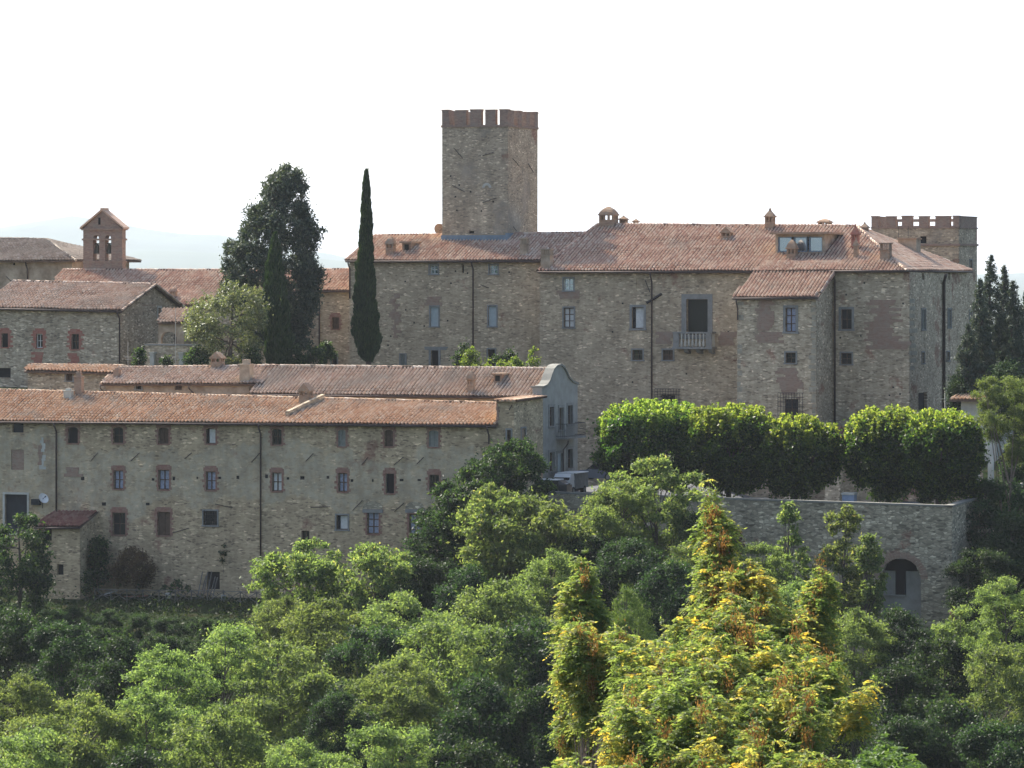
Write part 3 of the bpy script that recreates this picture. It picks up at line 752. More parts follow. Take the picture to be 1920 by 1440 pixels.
for i in range(9):
    a0_, a1_ = math.pi * i / 9, math.pi * (i + 1) / 9
    P = lambda a, r: FK.P(c + math.cos(a) * r, zc + math.sin(a) * r, .03)
    q.prism([P(a0_, .2), P(a0_, .42), P(a1_, .42), P(a1_, .2)], FK.P(0, 0, .03) - FK.P(0, 0, 0))
q.build('stone_arch', M['pale'], b.root)
q = MB(); q.fbox(FK, FK.s(828.5), FK.s(828.5) + .9, 0, 0, 0, 0)

# dish beside the keep
def dish(name, label, p, r, az, el, mat, group=None):
    t = thing(name, label, 'satellite dish', (p.x, p.y, p.z - r * 1.2), group)
    d = Vector((math.sin(az) * math.cos(el), math.cos(az) * math.cos(el), math.sin(el))); u = d.orthogonal().normalized(); v = d.cross(u)
    q = MB(); rings = []
    for k in range(5):
        rr = r * k / 4; c = p - d * (r * .35 * (1 - (k / 4) ** 2))
        rings.append([c + (u * math.cos(a) + v * math.sin(a)) * max(rr, .01) for a in [2 * math.pi * i / 20 for i in range(20)]])
    for A, B_ in zip(rings[:-1], rings[1:]):
        for i in range(20):
            j = (i + 1) % 20; q.poly([A[i], A[j], B_[j], B_[i]]); q.poly([A[i] - d * .03, B_[i] - d * .03, B_[j] - d * .03, A[j] - d * .03])
    q.build('reflector', mat, t, True)
    q = MB(); q.tube([p - d * r * .35, p + d * r * .6], .02, 5); q.tube([p + d * r * .5, p + d * r * .75], .05, 6); q.build('feed_arm', M['iron'], t)
    q = MB(); q.tube([p - d * r * .4, p - d * r * .5 - Vector((0, 0, r * 1.6))], .035, 6); q.build('mast', M['iron'], t)
    return t
for i in range(34):      # putlog holes scattered over the castle fronts
    fc, x, y = random.choice(((F1, random.uniform(1040, 1375), random.uniform(530, 740)), (F0, random.uniform(720, 1000), random.uniform(500, 650)), (FK, random.uniform(835, 945), random.uniform(250, 430)), (F1, random.uniform(1575, 1700), random.uniform(530, 760))))
    q = MB(); s_ = fc.s(x); z_ = fc.z(x, y); q.fbox(fc, s_ - .07, s_ + .07, z_ - .07, z_ + .07, .002, .01); q.build('putlog_hole', M['dark'], {id(F1): PAL, id(F0): WST, id(FK): KEP}[id(fc)])
dish('satellite_dish', 'brown satellite dish on the tiled roof at the foot of the keep', FK.off(-2).at(826, 431), .6, math.radians(150), .4, M['brick'])

# ------------------------------------------------------------------ crenellated tower at the right end
FT3 = Face(1798, 372); TS = FT3.turn(1798, 70)
b = Bld('battlemented_tower', 'low square tower with brick battlements at the far right end of the castle', 'tower', FT3.P(-3, 24), M['keep'])
sL = FT3.s(1634); sR = TS.s(1832); zt = FT3.z(1790, 426); zm = FT3.z(1790, 405); zb = 24
b.win(FT3, 1725, 1737, 443, 456, 'void'); b.win(TS, 1818, 1822, 488, 525, 'void', 'thinstone')
b.wall(FT3, sL, 0, zb, zt); b.wall(TS, 0, sR, zb, zt)
pA, pB = FT3.P(sL, 0), TS.P(sR, 0); pC = pA + (TS.P(sR, 0) - TS.P(0, 0))
b.quadw(pB, pC, zb, zt); b.quadw(pC, pA, zb, zt)
b.mb.poly([(pA.x, pA.y, zt - .3), tuple(FT3.P(0, zt - .3)), (pB.x, pB.y, zt - .3), (pC.x, pC.y, zt - .3)])
b.done()
q = MB(); q.fbox(FT3, FT3.s(1700), .1, FT3.z(1780, 461), FT3.z(1780, 457), -.1, .12); q.fbox(TS, -.1, sR + .1, TS.z(1815, 461), TS.z(1815, 457), -.1, .12)
q.fbox(FT3, sL - .05, .08, zt - .1, zt + .03, -.3, .08); q.fbox(TS, -.08, sR + .05, zt - .1, zt + .03, -.3, .08); q.build('string_course', M['bricktower'], b.root)
for x0, x1 in ((1634, 1646), (1662, 1679), (1691, 1710), (1723, 1741), (1754, 1781)): merlon(b, FT3, FT3.s(x0), FT3.s(x1), zt + .03, zm)
merlon(b, FT3, FT3.s(1787), -.001, zt + .03, zm); merlon(b, TS, .6, sR * .98, zt + .03, zm)
Tb = Face(a=160, xy=(pB.x, pB.y)); Tc = Face(a=250, xy=(pC.x, pC.y))
q = MB(); q.fbox(Tb, 1.2, -sL, zm - .42, zm - .16, -.3, 0); q.fbox(Tb, 1.2, -sL, zt - .2, zt + .22, -.3, 0)
for k in range(6): q.fbox(Tb, 1.2 + k * 1.2, 1.35 + k * 1.2, zt + .22, zm - .42, -.3, 0)
q.build('rear_parapet', M['bricktower'], b.root)
for k in range(2): merlon(b, Tc, sR * (.1 + k * .45), sR * (.4 + k * .45), zt, zm)
# rooftop plant box with aerials behind the hip of the roof
q0 = thing('roof_cabin', 'low ochre brick roof cabin with two aerials in front of the battlemented tower', 'roof cabin', F1.off(-12).at(1702, 466))
q = MB(); Fx = F1.off(-12); q.fbox(Fx, Fx.s(1684), Fx.s(1718), Fx.z(1700, 480), Fx.z(1700, 449), -1.5, 0); q.build('body', M['ochre'], q0)
q = MB(); q.fbox(Fx, Fx.s(1683), Fx.s(1720), Fx.z(1700, 449), Fx.z(1700, 446), -1.6, .1); q.build('lid', M['brickchim'], q0)
for x, y in ((1685, 425), (1703, 424)): q = MB(); q.tube([Fx.at(x, 448), Fx.at(x, y)], .02, 5); q.tube([Fx.at(x - 4, y + 4), Fx.at(x + 4, y + 4)], .015, 4); q.build('aerial', M['iron'], q0)

# ------------------------------------------------------------------ monastery wing and church nave behind the trees
FM = Face(655, 373)
b = Bld('monastery_wing', 'low stone wing with one small square window, between the big dark tree and the castle', 'building', FM.P(FM.s(600), 31), M['castle'])
b.win(FM, 622, 636, 595, 617, 'brown', 'brick'); b.win(FM, 622, 632, 665, 690, 'void', 'thinstone')
zE = FM.z(600, 545)
b.wall(FM, FM.s(425), FM.s(672), 28, zE); b.box_back(FM, FM.s(425), FM.s(672), 9, 28, zE)
rm = MB(); a = FM.off(.5); r = FM.off(-4.5)
A0, A1, R1, R0 = a.at(425, 546), a.at(660, 544), r.at(690, 505), r.at(420, 507)
roof_patch(rm, [A0, A1, R1, R0]); k = FM.off(-9.5); K0, K1 = k.P(FM.s(425), zE), k.P(FM.s(672), zE); roof_patch(rm, [K1, K0, R0, R1]); caps(rm, R0, R1)
finish_roof(b, rm, M['tileA']); b.gutter(A0 + Vector((0, 0, -.1)), A1 + Vector((0, 0, -.1))); b.done(); b.pipe(FM, 600, 548, 690)

FN = Face(345, 369)
b = Bld('church_nave', 'long church nave showing only its reddish tiled roof left of the big dark tree', 'church', FN.P(FN.s(250), 31), M['left'])
zE = FN.z(345, 572); b.wall(FN, FN.s(60), FN.s(448), 28, zE); b.box_back(FN, FN.s(60), FN.s(448), 14, 28, zE)
rm = MB(); a = FN.off(.4); r = FN.off(-7)
A0, A1, R1, R0 = a.at(60, 573), a.at(395, 572), r.at(447, 507), r.at(118, 506)
roof_patch(rm, [A0, A1, R1, R0]); k = FN.off(-14.5); K0, K1 = k.P(FN.s(60), zE), k.P(FN.s(448), zE); roof_patch(rm, [K1, K0, R0, R1]); caps(rm, R0, R1)
finish_roof(b, rm, M['tileA']); chimney(b, FN.off(-.7), 318, 331, 538, 562, 'dome', M['brick']); b.done()

# ------------------------------------------------------------------ bell gable
FB_ = Face(155, 380)
b = Bld('bell_tower', 'brick bell gable with two arched openings and a pointed top', 'bell tower', FB_.P(FB_.s(192), 33), M['bricktower'])
s0, s1 = FB_.s(156), FB_.s(229); z = lambda y: FB_.z(192, y); t = .75
for a, c, za, zb in ((s0, s1, z(540), z(491)), (s0, FB_.s(174.5), z(491), z(441)), (FB_.s(186), FB_.s(197), z(491), z(441)), (FB_.s(208.5), s1, z(491), z(441)), (s0, s1, z(441), z(429))):
    b.mb.fbox(FB_, a, c, za, zb, -t, 0)
for a, c in ((174.5, 186), (197, 208.5)): arch_fill(b.mb, FB_, FB_.s(a), FB_.s(c), z(448), z(441), -t, -.002)
pk = FB_.s(192.5)
b.mb.prism([FB_.P(s0, z(429)), FB_.P(s1, z(429)), FB_.P(pk, z(395))], FB_.P(0, 0, -t) - FB_.P(0, 0, 0))
b.done()
q = MB()
for y, w_ in ((449, .1), (430, .14), (491, .08)): q.fbox(FB_, s0 - w_, s1 + w_, z(y) - .08, z(y) + .08, -t - w_, w_)
q.build('cornice', M['brick'], b.root)
q = MB(); za, zk = z(430) + .02, z(393)
for (p, e) in (((s0 - .25), -1), ((s1 + .25), 1)): q.prism([FB_.P(p, za, .2), FB_.P(p, za + .16, .2), FB_.P(pk, zk + .1, .2), FB_.P(pk, zk - .1, .2)], FB_.P(0, 0, -t - .4) - FB_.P(0, 0, 0))
q.fbox(FB_, pk - .2, pk + .2, zk - .05, zk + .15, -t - .1, .1); q.build('roof', M['tileA'], b.root)
q = MB(); q.fbox(FB_, FB_.s(184.5), FB_.s(188.5), z(421), z(408), -.02, .03); q.build('niche', M['dark'], b.root)
for x, zc in ((179.5, 467), (202, 467)):
    c = FB_.P(FB_.s(x), 0, -t * .5); q = MB(); prof = ((0, .06), (.05, .2), (.2, .26), (.6, .3), (.85, .38), (1, .46)); H = .85; z1 = z(458)
    q.tube([(c.x, c.y, z1 - H * h) for h, r_ in prof], [r_ * .72 for h, r_ in prof], 14); q.tube([FB_.P(FB_.s(x) - .3, z1 + .05, -t * .5), FB_.P(FB_.s(x) + .3, z1 + .05, -t * .5)], .06, 6); q.build('bell', M['bronze'], b.root)

# ------------------------------------------------------------------ hipped church house, far left
FH = Face(140, 385)
b = Bld('hipped_church_house', 'plastered building with a grey hipped roof at the far left edge', 'building', FH.P(FH.s(60), 33), M['ochre'])
b.win(FH, 23, 28, 493, 497, 'void'); zE = FH.z(140, 488)
b.wall(FH, FH.s(-40), FH.s(136), 31, zE); b.box_back(FH, FH.s(-40), FH.s(136), 12, 31, zE)
rm = MB(); a = FH.off(.7); r = FH.off(-6)
A0, A1, R1, R0 = a.at(-60, 489), a.at(142, 488), r.at(88, 449), r.at(-20, 447); k = FH.off(-12.7); K0, K1 = k.P(FH.s(-55), zE), k.P(FH.s(140) + .7, zE)
roof_patch(rm, [A0, A1, R1, R0]); roof_patch(rm, [A1, K1, R1]); roof_patch(rm, [K1, K0, R0, R1]); caps(rm, A1, R1); caps(rm, R0, R1)
finish_roof(b, rm, M['tileC']); b.done(); b.pipe(FH, 53, 491, 530); b.anchor(FH, 12, 518, 24, 530)
# ------------------------------------------------------------------ gabled convent building, middle left
FL = Face(226, 352); FG = FL.turn(226, 70)
b = Bld('gabled_convent', 'gabled stone building with red brick window surrounds, left of the silvery tree', 'building', FL.P(FL.s(120), 31), M['left'])
for a in ((3, 15, 625, 651, 'void', 'red'), (68, 80, 626, 652, 'glazed', 'red'), (134, 148, 626, 655, 'darkframe', 'red')): b.win(FL, *a)
b.win(FL, -6, 20, 690, 708, 'void', None)
b.win(FG, 296, 301, 577, 596, 'darkframe', 'white')
zE = FL.z(226, 579); b.wall(FL, FL.s(-40), 0, 27, FL.z(-40, 577) , zE)
Lg = FG.s(340); b.wall(FG, 0, Lg, 27, zE)
pk = FG.s(285); zP = FG.z(285, 536)
b.mb.poly([FG.P(0, zE), FG.P(Lg, zE), FG.P(pk, zP)])
q0, q1 = FL.P(FL.s(-40), 0), FG.P(Lg, 0); q2 = q0 + (q1 - FL.P(0, 0)); b.quadw(q1, q2, 27, zE); b.quadw(q2, q0, 27, zE)
rm = MB(); G1 = FG.off(.35)
A1 = G1.P(-.45, zE - .12); A0 = A1 + (FL.P(FL.s(-45), 0) - FL.P(0, 0)); R1 = G1.P(pk, zP + .12); R0 = R1 + (A0 - A1); K1 = G1.P(Lg + .45, zE - .12); K0 = K1 + (A0 - A1)
for p in (A0, K0, R0): p.z += .25
roof_patch(rm, [A0, A1, R1, R0]); roof_patch(rm, [K1, K0, R0, R1]); caps(rm, R0, R1); caps(rm, A1, R1, .11); caps(rm, K1, R1, .11)
finish_roof(b, rm, M['tileD']); b.gutter(A0 + Vector((0, 0, -.12)), A1 + Vector((0, 0, -.12))); b.done(); b.pipe(FL, 225.5, 582, 700)
b.patch(FL, 63, 80, 660, 690, M['brickred']); b.patch(FL, 129, 148, 662, 690, M['brickred'])
b.patch(FG, 266, 292, 571, 573, M['brick'], rag=.1)

# loggia in front of the gable wall
FLo = Face(297, 349); LS = FLo.turn(345, 70)
b = Bld('loggia', 'small plastered loggia with a round arch and lean-to roof against the convent gable', 'loggia', FLo.P(FLo.s(320), 31), M['ochre'])
s0, s1 = 0, FLo.s(345); z = lambda y: FLo.z(320, y); a0, a1 = FLo.s(302), FLo.s(331)
for a, c, za, zb in ((s0, a0, z(690), z(604)), (a1, s1, z(690), z(604)), (a0, a1, z(622), z(604)), (a0, a1, z(690), z(647))): b.mb.fbox(FLo, a, c, za, zb, -.35, 0)
arch_fill(b.mb, FLo, a0, a1, z(633), z(622), -.35, -.002); b.mb.fbox(FLo, s1 - .35, s1, z(690), z(604), -3, -.35)
rm = MB(); roof_patch(rm, [FLo.off(.4).at(295, 605), FLo.off(.4).at(348, 604), FLo.off(-2.6).at(362, 578), FLo.off(-2.6).at(306, 579)]); finish_roof(b, rm, M['tileD']); b.done()
q = MB(); q.fbox(FLo, a0, a1, z(690), z(620), -2.7, -2.6); q.build('back_wall', M['dark'], b.root)
t = thing('garden_wall', 'low dark stone wall with two arched niches below the loggia', 'wall', FLo.off(1.5).at(320, 688)); q = MB(); Fw = FLo.off(1.6)
q.fbox(Fw, Fw.s(272), Fw.s(372), 30.5, Fw.z(320, 648), -.5, 0); q.build('masonry', M['left'], t)
q = MB(); q.fbox(Fw, Fw.s(271), Fw.s(373), Fw.z(320, 648), Fw.z(320, 645), -.56, .06); q.build('coping', M['serena'], t)
for x in (284.5, 339):
    q = MB(); a = Fw.off(.5).s(x); q.fbox(Fw.off(.5), a - .18, a + .18, 31, Fw.z(x, 663), -.36, 0); q.fbox(Fw.off(.5), a - .23, a + .23, Fw.z(x, 663), Fw.z(x, 660), -.41, .05)
    o = q.build('gate_pillar', M['pale'], None, loc=tuple(Fw.off(.5).P(a, 31))); tag(o, 'square pale gate pillar %s the loggia arch' % ('left of' if x < 300 else 'below'), 'pillar')
for i, (x, y) in enumerate(((240, 642), (329, 578))):
    p = Face(x, 341).at(x, 690); p2 = Face(x, 341).at(x, y); o = thing('roof_aerial', ('short' if i == 0 else 'tall') + ' thin rod aerial with a crosspiece in front of the convent gable', 'aerial', p, 'rod aerials')
    q = MB(); q.tube([p, p2], .025, 5); q.build('mast', M['pale'], o)
    for k in range(3):
        zc = Face(x, 341).z(x, 668 + k * 3); q = MB(); q.tube([(p.x - .35 + k * .06, p.y, zc), (p.x + .35 - k * .06, p.y, zc)], .018, 5); q.build('crosspiece', M['pale'], o)

# ------------------------------------------------------------------ second row: gable-fronted house and the long roofs behind
P2 = Face(1017, 319.5)
GS = P2.turn(1017, 70)
b = Bld('scroll_gabled_house', 'tall house with a curved scroll gable and iron balcony, grey render front', 'house', P2.P(-6, 23), M['render'])
for a in ((1030, 1038, 763, 799), (1064, 1073, 760, 795), (1030, 1039, 848, 884), (1064, 1073, 842, 878)): b.win(GS, *a, 'darkframe', 'stone')
b.win(GS, 1048, 1056, 764, 806, 'darkframe', 'stone', name='balcony_door'); b.win(GS, 1045, 1054, 850, 905, 'pale', 'stone', name='front_door')
zE = P2.z(1000, 744); zL = P2.z(480, 738); LG = GS.s(1083)
b.wall(P2, P2.s(480), 0, 22, zL + .0, zE, 1)
b.wall(GS, 0, LG, 22, GS.z(1017, 727))
# curved gable: outline points (pixel column, row)
ol = [(1017, 727), (1024, 724), (1029, 716), (1033, 704), (1037, 694), (1043, 687.5), (1050, 685.5), (1056, 689), (1061, 698), (1066, 709), (1073, 716.5), (1083, 721)]
pts = [GS.at(*p) for p in ol]; base = [GS.P(GS.s(p[0]), GS.z(1017, 727)) for p in ol]
bk = GS.P(0, 0, -.5) - GS.P(0, 0, 0)
for i in range(len(pts) - 1):
    b.mb.poly([base[i], base[i + 1], pts[i + 1], pts[i]]); b.mb.poly([base[i] + bk, pts[i] + bk, pts[i + 1] + bk, base[i + 1] + bk])
far = GS.P(LG, 0); b.quadw(far, far + (P2.P(P2.s(480), 0) - P2.P(0, 0)), 22, GS.z(1083, 742), zL)
p_ = P2.P(P2.s(480), 0); b.quadw(far + (p_ - P2.P(0, 0)), p_, 22, zL)
b.mb.fbox(P2, -.75, .001, 22, GS.z(1017, 727), -.6, .12, 0)
rm = MB(); a = P2.off(.45); r = P2.off(-LG / 2)
A0, A1 = a.at(470, 738), a.at(1009, 744); R1, R0 = r.at(1040, 692), r.at(497, 686)
roof_patch(rm, [A0, A1, R1, R0]); k = P2.off(-LG - .3); K0, K1 = k.P(P2.s(480), zL), k.P(-.4, zE); roof_patch(rm, [K1, K0, R0, R1]); caps(rm, R0, R1)
finish_roof(b, rm, M['tileD']); b.gutter(A0 + Vector((0, 0, -.1)), P2.off(.45).at(928, 743) + Vector((0, 0, -.1)), .08)
chimney(b, P2.off(.0), 875, 891, 695, 736, 'dome', M['brickchim'])
FD = P2.off(-1.6); q = MB(); s0, s1 = FD.s(926), FD.s(940); zb, zt = FD.z(933, 716), FD.z(933, 703); q.fbox(FD, s0, s1, zb - .4, zt, -1.6, 0); dmo = q.build('dormer', M['brick'], b.roofo)
q = MB(); q.fbox(FD, s0 - .15, s1 + .15, zt, zt + .14, -1.8, .25); q.build('dormer_lid', M['brickchim'], b.root); q = MB(); q.fbox(FD, s0 + .12, s1 - .12, zb + .06, zt - .05, 0, .02); q.build('dormer_window', M['dark'], b.root)
b.done([M['render'], M['front']])
q = MB(); up = Vector((0, 0, .14)); o_ = (GS.P(0, 0, .12) - GS.P(0, 0, 0))
for i in range(len(pts) - 1):
    A, B_ = pts[i], pts[i + 1]; d = Vector((0, 0, 0))
    q.box8([A + o_, B_ + o_, B_ + bk - o_, A + bk - o_, A + o_ + up, B_ + o_ + up, B_ + bk - o_ + up, A + bk - o_ + up])
q.fbox(P2, -.9, .12, pts[0].z, pts[0].z + .12, -.6, .15); q.build('gable_coping', M['coping'], b.root)
b.patch(P2, 999, 1004, 745, 830, M['brick'], 'brick_pier', .06, .05); 
# balcony
q = MB(); s0, s1 = GS.s(1042), GS.s(1078); zb = GS.z(1060, 818); q.fbox(GS, s0, s1, zb - .15, zb, 0, .9); bo = q.build('balcony', M['serena'], b.root)
q = MB(); zt = zb + 1.0
for o0, A, B_ in ((.86, s0 + .05, s1 - .05),):
    for zz in (zb + .08, zt): q.tube([GS.P(A, zz, 0), GS.P(A, zz, .86), GS.P(B_, zz, .86), GS.P(B_, zz, 0)], .025, 5)
    n = 22
    for i in range(n + 1): q.tube([GS.P(A + (B_ - A) * i / n, zb, .86), GS.P(A + (B_ - A) * i / n, zt, .86)], .014, 4)
    for i in range(5): q.tube([GS.P(A, zb, .86 * i / 5), GS.P(A, zt, .86 * i / 5)], .014, 4)
q.build('iron_railing', M['iron'], bo)
b.pipe(GS, 1053, 826, 905, .05)

P3 = P2.off(-1.3)
b = Bld('long_weathered_house', 'long low house with a mottled tiled roof and ochre wall strip, behind the front building', 'house', P3.P(P3.s(330), 27), M['ochre'])
for a in ((255, 265, 718, 730, 'void', 'thinstone'), (328, 341, 719, 731, 'brown', None)): b.win(P3, *a)
zE = P3.z(350, 719); b.wall(P3, P3.s(198), P3.s(492), 26, zE); b.box_back(P3, P3.s(198), P3.s(492), 6, 26, zE)
rm = MB(); a = P3.off(.4); r = P3.off(-3.3)
A0, A1, R1, R0 = a.at(189, 720), a.at(493, 719), r.at(520, 686), r.at(216, 690); roof_patch(rm, [A0, A1, R1, R0]); k = P3.off(-6.6); K0, K1 = k.P(P3.s(189), zE), k.P(P3.s(493), zE); roof_patch(rm, [K1, K0, R0, R1]); roof_patch(rm, [K0, A0, R0]); caps(rm, R0, R1); caps(rm, A0, R0, .1)
finish_roof(b, rm, M['tileD'])
chimney(b, P3.off(.1), 449, 474, 674, 718, 'pot', M['ochre']); chimney(b, P3.off(-2.9), 395, 420, 660, 690, 'gable', M['brickchim']); chimney(b, P3.off(-1.0), 212, 226, 690, 707, 'pot', M['brick'])
b.done(); b.pipe(P3, 200, 722, 745, .05, .3); b.pipe(P3, 366, 722, 745, .05, .3)
P4 = P2.off(-3.4)
b = Bld('stone_outhouse', 'narrow stone outhouse with a thin strip of tiled roof, next to the gabled convent', 'outhouse', P4.P(P4.s(120), 27), M['left'])
b.win(P4, 124, 136, 699, 714, 'brown', 'thinstone'); zE = P4.z(120, 698); b.wall(P4, P4.s(52), P4.s(222), 26, zE); b.box_back(P4, P4.s(52), P4.s(222), 4, 26, zE)
rm = MB(); a = P4.off(.4); r = P4.off(-1.6)
A0, A1, R1, R0 = a.at(45, 695), a.at(218, 699), r.at(232, 686), r.at(54, 684); roof_patch(rm, [A0, A1, R1, R0]); k = P4.off(-4.2); K0, K1 = k.P(P4.s(46), zE), k.P(P4.s(218), zE); roof_patch(rm, [K1, K0, R0, R1]); caps(rm, R0, R1, .11)
finish_roof(b, rm, M['tileB']); b.done()

# ------------------------------------------------------------------ the long front building
FB = Face(0, 327)
b = Bld('long_front_building', 'long four-storey front building with patched rubble and plaster walls above the wooded slope', 'building', FB.P(20, 16), M['front'])
up = [(127, 146, 801, 831, 'void', 'brickn'), (212, 231, 801, 831, 'darkframe', 'brick'), (297, 316, 802, 832, 'brown', 'brick'), (386, 404, 803, 832, 'half', 'brick'),
      (510, 528, 804, 834, 'darkframe', 'brick'), (634, 648, 806, 837, 'shutter', 'brick'), (721, 737, 806, 837, 'brown', 'brick'), (804, 822, 807, 838, 'shutter', 'brick')]
for x0, x1, y0, y1, st_, su in up: b.win(FB, x0, x1, y0, y1, st_, 'brick', arch=.12)
for x0, x1, y0, y1, st_ in ((213, 231, 882, 917, 'curtain'), (297, 317, 881, 918, 'curtain'), (386, 404, 884, 919, 'curtain'), (510, 528, 886, 921, 'lace'), (634, 651, 887, 922, 'curtain'), (723, 739, 888, 925, 'void'), (805, 823, 890, 925, 'darkframe')):
    b.win(FB, x0, x1, y0, y1, st_, 'brick')
for x0, x1, y0, y1, st_, su in ((211, 235, 961, 1003, 'darkframe', 'brick'), (295, 319, 960, 1004, 'brown', 'brick'), (382, 407, 958, 985, 'grille', 'thinstone'), (631, 652, 966, 993, 'half', 'thinstone'), (688, 710, 960, 1001, 'curtain', 'brick'), (767, 789, 964, 1008, 'curtain', 'brick'), (565, 580, 995, 1022, 'darkframe', None)):
    b.win(FB, x0, x1, y0, y1, st_, su)
b.win(FB, 23, 44, 790, 811, 'door', None); b.win(FB, 21, 45, 843, 881, 'brick', None); b.win(FB, 9, 51, 927, 1000, 'door', 'white', name='double_door', label='double door in a white frame')
b.win(FB, 388, 412, 1072, 1105, 'void', None, name='cellar_opening')
s0, s1 = FB.s(-60), FB.s(931); zL, zR = FB.z(0, 791), FB.z(931, 797)
b.wall(FB, s0, s1, 12, zL, zR); b.box_back(FB, s0, s1, 6.4, 12, zR)
rm = MB(); a = FB.off(.5); r = FB.off(-5)
A0, A1, R1, R0 = a.at(-75, 788), a.at(930, 796.5), r.at(951, 757), r.at(-30, 731)
roof_patch(rm, [A0, A1, R1, R0]); k = FB.off(-6.6); K0, K1 = k.P(s0, zL + 1.4), k.P(s1 + .6, zR + .8); roof_patch(rm, [K1, K0, R0, R1]); caps(rm, R0, R1)
finish_roof(b, rm, M['tileB']); dz = Vector((0, 0, -.12)); b.gutter(A0 + dz, A1 + dz)
chimney(b, FB.off(-3.6), 119, 137, 728, 748, 'slab', M['pale'], .8); chimney(b, FB.off(-4.2), 139, 156, 697, 742, 'slab', M['brick'], .8)
# stepped double stack straddling the eave, with its own little pitched saddle
chimney(b, FB.off(-3.8), 560, 586, 718, 756, 'gable', M['brickchim'])
q = MB(); Fq = FB.off(-1.0); sa, sb = Fq.s(535), Fq.s(572)
q.prism([Fq.P(sa, Fq.z(545, 786)), Fq.P(sa, Fq.z(545, 771)), FB.off(-4.6).P(sb - .2, Fq.z(545, 741)), FB.off(-4.6).P(sb - .2, Fq.z(545, 786))], FB.P(.28, 0) - FB.P(0, 0)); q.build('flue_slope', M['keep'], b.roofo)
b.done()
for x, y0, y1 in ((107, 792, 960), (490, 796, 1062), (918, 799, 880)): b.pipe(FB, x, y0, y1)
anchors(b, FB, [(172, 863, 184, 849), (246, 864, 262, 849), (347, 860, 360, 849), (472, 867, 488, 849), (574, 865, 588, 850), (679, 871, 690, 858), (739, 872, 757, 857), (782, 870, 795, 857), (875, 871, 886, 858),
               (583, 951, 619, 950), (662, 957, 680, 938), (740, 959, 758, 943), (404, 945, 437, 952), (325, 999, 355, 990), (877, 872, 887, 859)])
b.patch(FB, 75, 83, 820, 880, M['pale'], 'plaster_strip', .01, .15); b.patch(FB, 122, 150, 876, 894, M['brick']); b.patch(FB, 72, 78, 835, 872, M['brick'], rag=.1)
for x in (745, 788 - 10):
    pass
for x0, x1 in ((680, 718), (760, 797)):      # blind lunettes over the two tall windows
    c = FB.s((x0 + x1) / 2); hw = (FB.s(x1) - FB.s(x0)) / 2; zc = FB.z(x0, 954); q = MB(); n = 10
    ring = [FB.P(c + hw * math.cos(math.pi * i / n), zc + hw * .72 * math.sin(math.pi * i / n), .004) for i in range(n + 1)]
    q.prism(ring, FB.P(0, 0, .02) - FB.P(0, 0, 0)); q.build('lunette', M['terr'], b.root); q = MB(); q.fbox(FB, c - hw, c + hw, zc - .28, zc - .02, -.05, .06); q.build('lintel', M['serena'], b.root)
# beam sockets
for x, y in ((155, 897), (500, 893), (540, 897), (567, 896), (615, 895), (660, 901), (699, 901), (753, 900), (786, 900), (833, 900), (446, 895), (370, 896), (412, 896), (326, 897), (287, 899), (195, 945), (277, 945)):
    q = MB(); s_ = FB.s(x); z_ = FB.z(x, y); h_ = .07 + random.random() * .08; w_ = .06 + random.random() * .12
    q.fbox(FB, s_ - w_, s_ + w_, z_ - h_, z_ + h_, .004, .012); q.build('beam_socket', M['dark'], b.root)
dish('satellite_dish', 'white satellite dish on the front building beside the white-framed double door', FB.off(.6).at(82, 934), .42, math.radians(140), .5, M['white'])
q = MB(); Fx = FB.off(.35); q.fbox(Fx, Fx.s(58), Fx.s(74), Fx.z(66, 947), Fx.z(66, 936), -.34, 0); o = q.build('air_conditioner', M['greydoor'], None, loc=tuple(Fx.at(66, 947))); tag(o, 'dark grey wall unit between the double door and the white dish', 'wall unit')

# stair block closing the right end of the front building
FA = FB; FAS = FA.turn(964, 70)
b = Bld('stair_block', 'stone block with a thin tiled edge joining the front building to the scroll-gabled house', 'building', FA.P(FA.s(948), 14), M['front'])
b.win(FA, 951, 958, 806, 831, 'brown', 'thinstone'); b.win(FAS, 977, 985, 803, 831, 'brick', 'thinstone')
z1 = FA.z(931, 753); z2 = FAS.z(1005, 747); b.wall(FA, FA.s(931), FA.s(964), 12, z1, z1); b.wall(FAS, 0, 6.3, 12, z1, z2); b.quadw(FA.P(FA.s(931), 0), FA.P(FA.s(931), 0, -6.3), 12, z1, z2)
b.done()
q = MB(); sa, sb = FA.s(929), FA.s(964) + .3; n_ = int((sb - sa) / .26)
q.box8([FA.P(sa, z1, .3), FA.P(sb, z1, .3), FA.P(sb, z2, -6.2), FA.P(sa, z2, -6.2), FA.P(sa, z1 + .1, .3), FA.P(sb, z1 + .1, .3), FA.P(sb, z2 + .1, -6.2), FA.P(sa, z2 + .1, -6.2)], 0, .4)
for i in range(n_ + 1): x_ = sa + (sb - sa) * i / n_; q.tube([FA.P(x_, z1 + .1, .34), FA.P(x_, z2 + .1, -6.2)], .1, 7, 0, random.random())
for i in range(24): q.tube([FAS.P(i * .26, z1 + .1 + (z2 - z1) * i / 24, .34), FAS.P(i * .26, z1 + .1 + (z2 - z1) * i / 24, -.3)], .1, 7, 0, random.random())
q.build('tiled_edge', M['tileB'], b.root)
b.anchor(FA, 955, 769, 961, 759); b.patch(FA, 931, 935, 757, 800, M['brick'], 'brick_pier', .05, .05)

